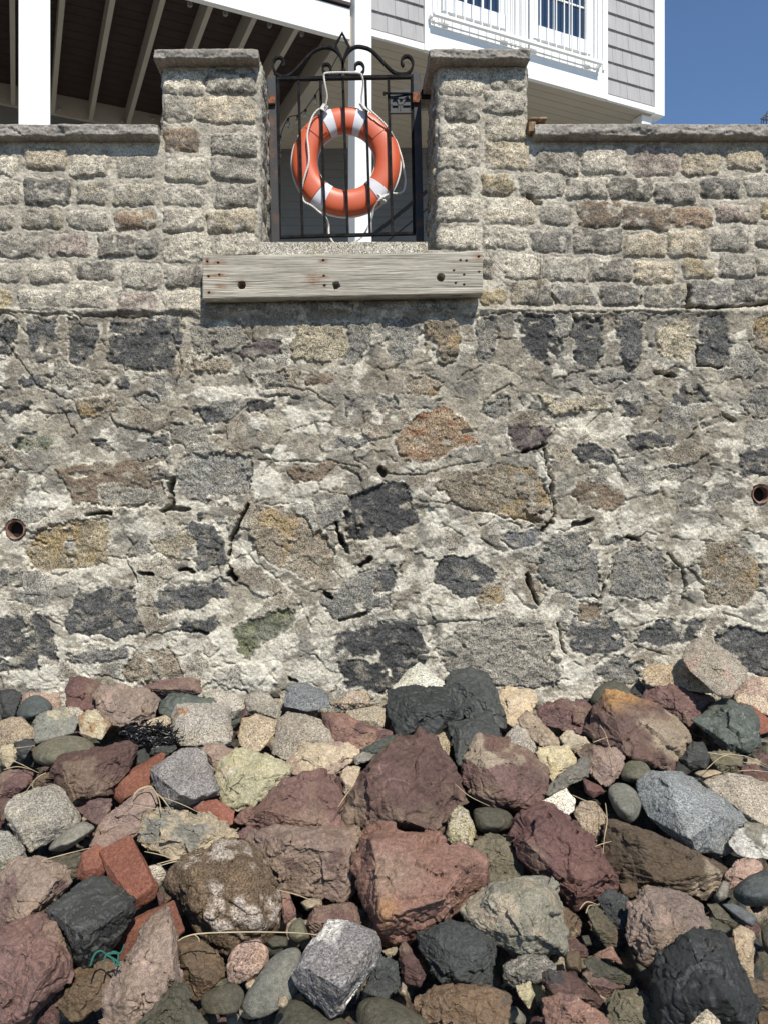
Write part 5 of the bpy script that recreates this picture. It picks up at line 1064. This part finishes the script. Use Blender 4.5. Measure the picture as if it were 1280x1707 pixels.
for li, ln in enumerate(ROCKS.strip().split('\n')):
    q = ln.split('|')
    if len(q) == 8: name, ck, sty, reg, lab, patch, ol, rest = q; inn, fwd = rest, '0'
    else: name, ck, sty, reg, lab, patch, ol, inn, fwd = q
    ox, oy, s_ = REG[reg]; v = [float(x) for x in ol.split()]; O = [(ox+v[i]*s_, oy+v[i+1]*s_) for i in range(0, len(v), 2)]
    v = [float(x) for x in inn.split()]; I = [(ox+v[i]*s_, oy+v[i+1]*s_, v[i+2]) for i in range(0, len(v), 3)]
    fwd = float(fwd or 0); xs_, ys_ = [a for a, b in O], [b for a, b in O]; cx, cy = (min(xs_)+max(xs_))/2, (min(ys_)+max(ys_))/2
    # sharp corners are rounded off by the smoothing, so draw them a little outside
    O = [(cx+(a-cx)*1.045, cy+(b-cy)*1.045) for a, b in O]
    area = abs(sum(O[i-1][0]*O[i][1]-O[i][0]*O[i-1][1] for i in range(len(O))))/2
    Dc0 = slopeD(cy); Dc = Dc0-fwd; size = math.sqrt(area)*Dc/F; tilt = .55
    def dv(py): return Dc+tilt*(slopeD(min(max(py, 1060), 1760))-Dc0)
    over = max(dv(b)+.45*size for a, b in O)-(WD-.01)
    if over > 0: Dc -= over
    pts = [P(a, b, dv(b)) for a, b in O]; r = random.Random(li*7+1)
    if I: pts += [P(a, b, dv(b)-h*.5*size) for a, b, h in I]
    elif sty == 'r': 
        for k in (.45, .8): pts += [P(cx+(a-cx)*k, cy+(b-cy)*k, dv(b)-size*(.42 if k < .6 else .28)) for a, b in O]
    else:
        hw, hh = (max(xs_)-min(xs_))/2, (max(ys_)-min(ys_))/2; sl = r.uniform(-.35, .35)      # a lit top face that breaks over a ridge into a shaded flank
        for k in (-.55, .05+r.uniform(-.2, .2), .55):
            a, b = cx+k*hw, cy+hh*(r.uniform(.12, .34)+sl*k); pts.append(P(a, b, dv(b)-size*r.uniform(.34, .46)))
        a, b = cx+r.uniform(-.3, .3)*hw, cy-hh*.45; pts.append(P(a, b, dv(b)-size*r.uniform(.12, .22)))
    for k, d in ((.9, .28), (.55, .45)): pts += [P(cx+(a-cx)*k, cy+(b-cy)*k, dv(b)+d*size) for a, b in O]
    cen = P(cx, cy, dv(cy)-.02*size); pa = None
    if patch.strip(): a, b = patch.split(); pa = (a, float(b))
    level = 7 if size > .2 and sty != 'r' else 6 if size > .09 else 5
    V, Fc, c, mat = rock_mesh(pts, cen, size, sty, ck, li+3, level, pa)
    if lab.startswith('large boulder rust yellow'): c[:, :3] = mixc(c[:, :3], (.42, .24, .09), .8*sstep(.02, .12, V[:, 2]-.05+.05*fb3(V, 9, 3, 2)))
    o = place_rock(name, V, Fc, c, mat, cen)
    cat = {'rock': 'rock', 'boulder': 'rock', 'brick': 'brick', 'cobble': 'cobblestone', 'pebble': 'pebble'}[name]
    tag(o, lab, cat, {'brick': 'red bricks among the rocks'}.get(name, 'rocks heaped below the sea wall')); n_all += 1
    bumps.append((cx, cy, math.sqrt(area)/2))

# small stones lying deeper, in the gaps
rs = random.Random(11); kinds = [('maroon', 'f'), ('dkolive', 'f'), ('char', 'b'), ('olive', 'f'), ('brown', 'f'), ('granite', 'g'), ('tan', 'f'), ('purple', 'f'), ('green', 'b'), ('cream', 'g')]
words = dict(maroon='small maroon', dkolive='small dark olive', char='small charcoal', olive='small olive', brown='small brown', granite='small speckled granite', tan='small tan', purple='small purple', green='small dark green', cream='small cream')
protos = {}
for i, (ck, sty) in enumerate(kinds):
    for v in range(3):
        r = random.Random(i*10+v); el = (r.uniform(.8, 1.3), r.uniform(.7, 1.1), r.uniform(.5, .8))
        pts = []
        for _ in range(16):
            d = Vector((r.gauss(0, 1), r.gauss(0, 1), r.gauss(0, 1))).normalized(); pts.append(Vector((d.x*el[0], d.y*el[1], d.z*el[2]))*.5)
        V, Fc, c, mat = rock_mesh(pts, (0, 0, 0), 1.0, sty, ck, 300+i*3+v, 4)
        me = np_mesh('stone', V, Fc, c); me.materials.append(mat); me.polygons.foreach_set('use_smooth', np.ones(len(me.polygons), dtype=bool)); protos[(ck, v)] = me
def inside_depth(x, y): return min(math.hypot(x-a, (y-b)*1.15)-r_ for a, b, r_ in bumps)
cnt = 0; tries = 0; spots = []
while cnt < 210 and tries < 9000:
    tries += 1; x, y = rs.uniform(-15, 1295), 1150+(rs.random()**.85)*565; g = inside_depth(x, y)
    if g < -9: continue
    if any(math.hypot(x-a, y-b) < 13+10*(y-1150)/560 for a, b in spots): continue
    spots.append((x, y)); ck, sty = rs.choice(kinds); D = slopeD(y); sz = rs.uniform(.045, .085)*(1.25 if g > 6 else 1.0)
    D = min(D+.11+rs.uniform(0, .03), WD-.03)
    me = protos[(ck, rs.randrange(3))]; o = bpy.data.objects.new('stone', me); col.objects.link(o)
    o.location = P(x, y, D); o.scale = (sz*1.2,)*3; o.rotation_euler = (rs.uniform(-.5, .5), rs.uniform(-.5, .5), rs.uniform(0, 6.28))
    tag(o, words[ck]+' stone wedged in a gap deep between the larger rocks', 'stone', words[ck]+' stones filling the gaps between the rocks'); cnt += 1

# the ground: a pebbly bank up to the wall, flat beach towards and behind the viewer
def bank(x, Dq):
    """surface height at distance Dq in front of the camera"""
    z = np.where(Dq > 2.2, ZC-.948-.35*(WD-Dq)-.14, ZC-.948-.35*(WD-2.2)-.14-.12*(2.2-Dq)); return np.maximum(z, -.45-.004*np.abs(Dq))
gx = np.concatenate([[-200, -60, -20, -8], np.arange(-4, -2.3, .12), np.arange(-2.3, 2.8, .012), np.arange(2.8, 4.6, .12), [8, 20, 60, 200]])
gd = np.concatenate([[-300, -80, -25, -8, -3, -1, 0, .8, 1.4], np.arange(1.8, 4.5, .012), [4.6]])
X, Dq = np.meshgrid(gx, gd); X, Dq = X.ravel(), Dq.ravel(); near = sstep(1.6, 2.0, Dq)*sstep(3.6, 2.7, np.abs(X-.2))
xx, yy = X+.02*fb2(X*20, Dq*20, 3, 2), Dq+.02*fb2(X*20, Dq*20, 3, 5)
v, e, f = worley(xx*17, yy*14, 31); v2, e2, f2_ = worley(xx*38, yy*34, 33)
Z = bank(X, Dq)+near*(.030*np.sqrt(np.clip(e, 0, 1))*(.5+v)+.012*np.sqrt(np.clip(e2, 0, 1))+.05*fb2(X*3, Dq*3, 3, 3)-.02)
pal = np.array([RC[k] for k in ('maroon', 'dkolive', 'brown', 'char', 'olive', 'purple', 'tan', 'brown', 'char')]); ci = (v*8.99).astype(int)
c = np.concatenate([pal[ci]*(.55+.5*v2)[:, None], np.full((len(X), 1), .5)], 1); c[:, :3] = mixc(c[:, :3], (.03, .026, .02), sstep(.12, .02, e))
V = np.stack([X, Dq-WD, Z], -1); C2 = len(gx); i = (np.arange(len(gd)-1)[:, None]*C2+np.arange(C2-1)[None]).ravel()
g = link('beach', np_mesh('beach', V, np.stack([i, i+1, i+C2+1, i+C2], -1), c), M_GRAN, None, None, True); g['kind'] = 'structure'
m = MB(); m.box(-120, 120, WT+.02, 200, GZ-.5, GZ-.03); o = m.build('yard_ground', M_YARD); o['kind'] = 'structure'

# seaweed, straws, twine
r = random.Random(4); m = MB()
for k in range(230):
    x, y = 208+r.random()*88, 1208+r.random()*34
    if ((x-252)/46)**2+((y-1226)/20)**2 > 1: continue
    p = P(x, y, slopeD(1226)-.13+r.uniform(-.03, .03)); a = r.uniform(0, 6.28); pts = [p]
    for _ in range(4): a += r.uniform(-.9, .9); p = p+Vector((math.cos(a)*.016, r.uniform(-.012, .012), math.sin(a)*.008)); pts.append(p)
    m.tube(pts, [.0035, .004, .004, .003, .001], 5)
o = m.build('seaweed', M_WEED, None, origin=P(250, 1242, slopeD(1226)-.1)); tag(o, 'black dried seaweed clump left of the squarish pale granite block', 'seaweed')
def straw(lab, lines, reg, mat=M_STRAW, rad=.0015, up=.12, cat='straw', name='straw', grp='dry straws on the rocks'):
    ox, oy, s_ = REG[reg]; m = MB(); org = None
    for L_ in lines:
        w_ = L_[0] if isinstance(L_[0], float) else 1.0; L_ = L_[1:] if isinstance(L_[0], float) else L_
        ymax = max(oy+b*s_ for a, b in L_); pts = [P(ox+a*s_, oy+b*s_, slopeD(oy+b*s_)-up) for a, b in L_]; sp = spline(pts, 5)
        n = len(sp); m.tube(sp, [rad*w_*(.5+.8*math.sin(math.pi*min(.9, .15+k/n))) for k in range(n)], 5); org = org or pts[0]
    o = m.build(name, mat, None, origin=org); return tag(o, lab, cat, grp)
straw('dry straws fanned out at the left edge below the tan granite lump', [[(-10, 447), (80, 438), (175, 425)], [(-10, 470), (90, 510), (195, 562)], [(-10, 482), (60, 500), (120, 522)], [(230, 560), (180, 590), (130, 655)], [(20, 545), (90, 530), (170, 548)]], 'A', up=.17)
straw('long pale straw arching over the brown crusted boulder', [[1.3, (885, 532), (920, 512), (980, 497), (1100, 490), (1290, 487), (1480, 492), (1560, 500), (1605, 508)], [(965, 500), (985, 515), (992, 535)]], 'D', up=.24)
straw('single straw curving down beside the rust topped boulder', [[(462, 315), (490, 360), (510, 420), (560, 498)], [(430, 400), (470, 385), (500, 375)]], 'C', up=.20)
straw('loose straws crossing the flat olive stone at the right', [[(985, 450), (1040, 458), (1140, 480)], [(1055, 455), (1180, 470), (1290, 522)], [(980, 530), (1040, 478), (1100, 452)], [(1130, 540), (1200, 535), (1290, 545)], [(1160, 498), (1220, 500), (1290, 530)]], 'C', up=.20)
straw('upright straws below the egg shaped cobble', [[(490, 695), (498, 780), (485, 860), (478, 940)], [(330, 655), (400, 685), (448, 690)], [(440, 905), (480, 890), (520, 880)]], 'C', up=.17)
straw('straws caught behind the flat red brick', [[(210, 132), (330, 100), (450, 70)], [(720, 88), (800, 105), (882, 132)], [(780, 150), (880, 125), (1045, 90)], [(790, 160), (860, 140), (900, 138)]], 'D', up=.18)
straw('curled dead leaf and stems below the grey granite cube', [[1.9, (662, 682), (690, 645), (740, 628), (762, 640), (790, 690), (802, 755)], [1.6, (770, 655), (810, 690), (852, 748)], [(800, 680), (900, 715), (1010, 768)], [(640, 715), (740, 735), (840, 745)]], 'A', up=.22)
straw('short pale stems on the dark brown stone right of the layered boulder', [[(365, 365), (400, 330), (455, 345)], [(395, 385), (410, 350), (440, 345)]], 'F', up=.16)
straw('thin straw over the tan cobble behind the pale granite cube', [[(190, 273), (290, 300), (400, 345)]], 'E', up=.12)
straw('thin stem on the big maroon boulder slope', [[(475, 715), (520, 650), (560, 600)], [(430, 512), (450, 540), (465, 565)], [(1040, 600), (1110, 660), (1210, 710)]], 'B', up=.17)
straw('frayed green twine knotted beside the charcoal cube', [[(450, 655), (470, 600), (500, 580), (530, 598)], [(515, 640), (530, 600), (560, 592), (600, 590), (618, 550)], [(540, 605), (580, 630), (605, 655)], [(530, 600), (560, 620), (575, 655)], [(545, 600), (565, 585), (590, 600), (580, 650), (598, 645)]], 'D', M_TWINE, .0026, .27, 'twine', 'twine', None)
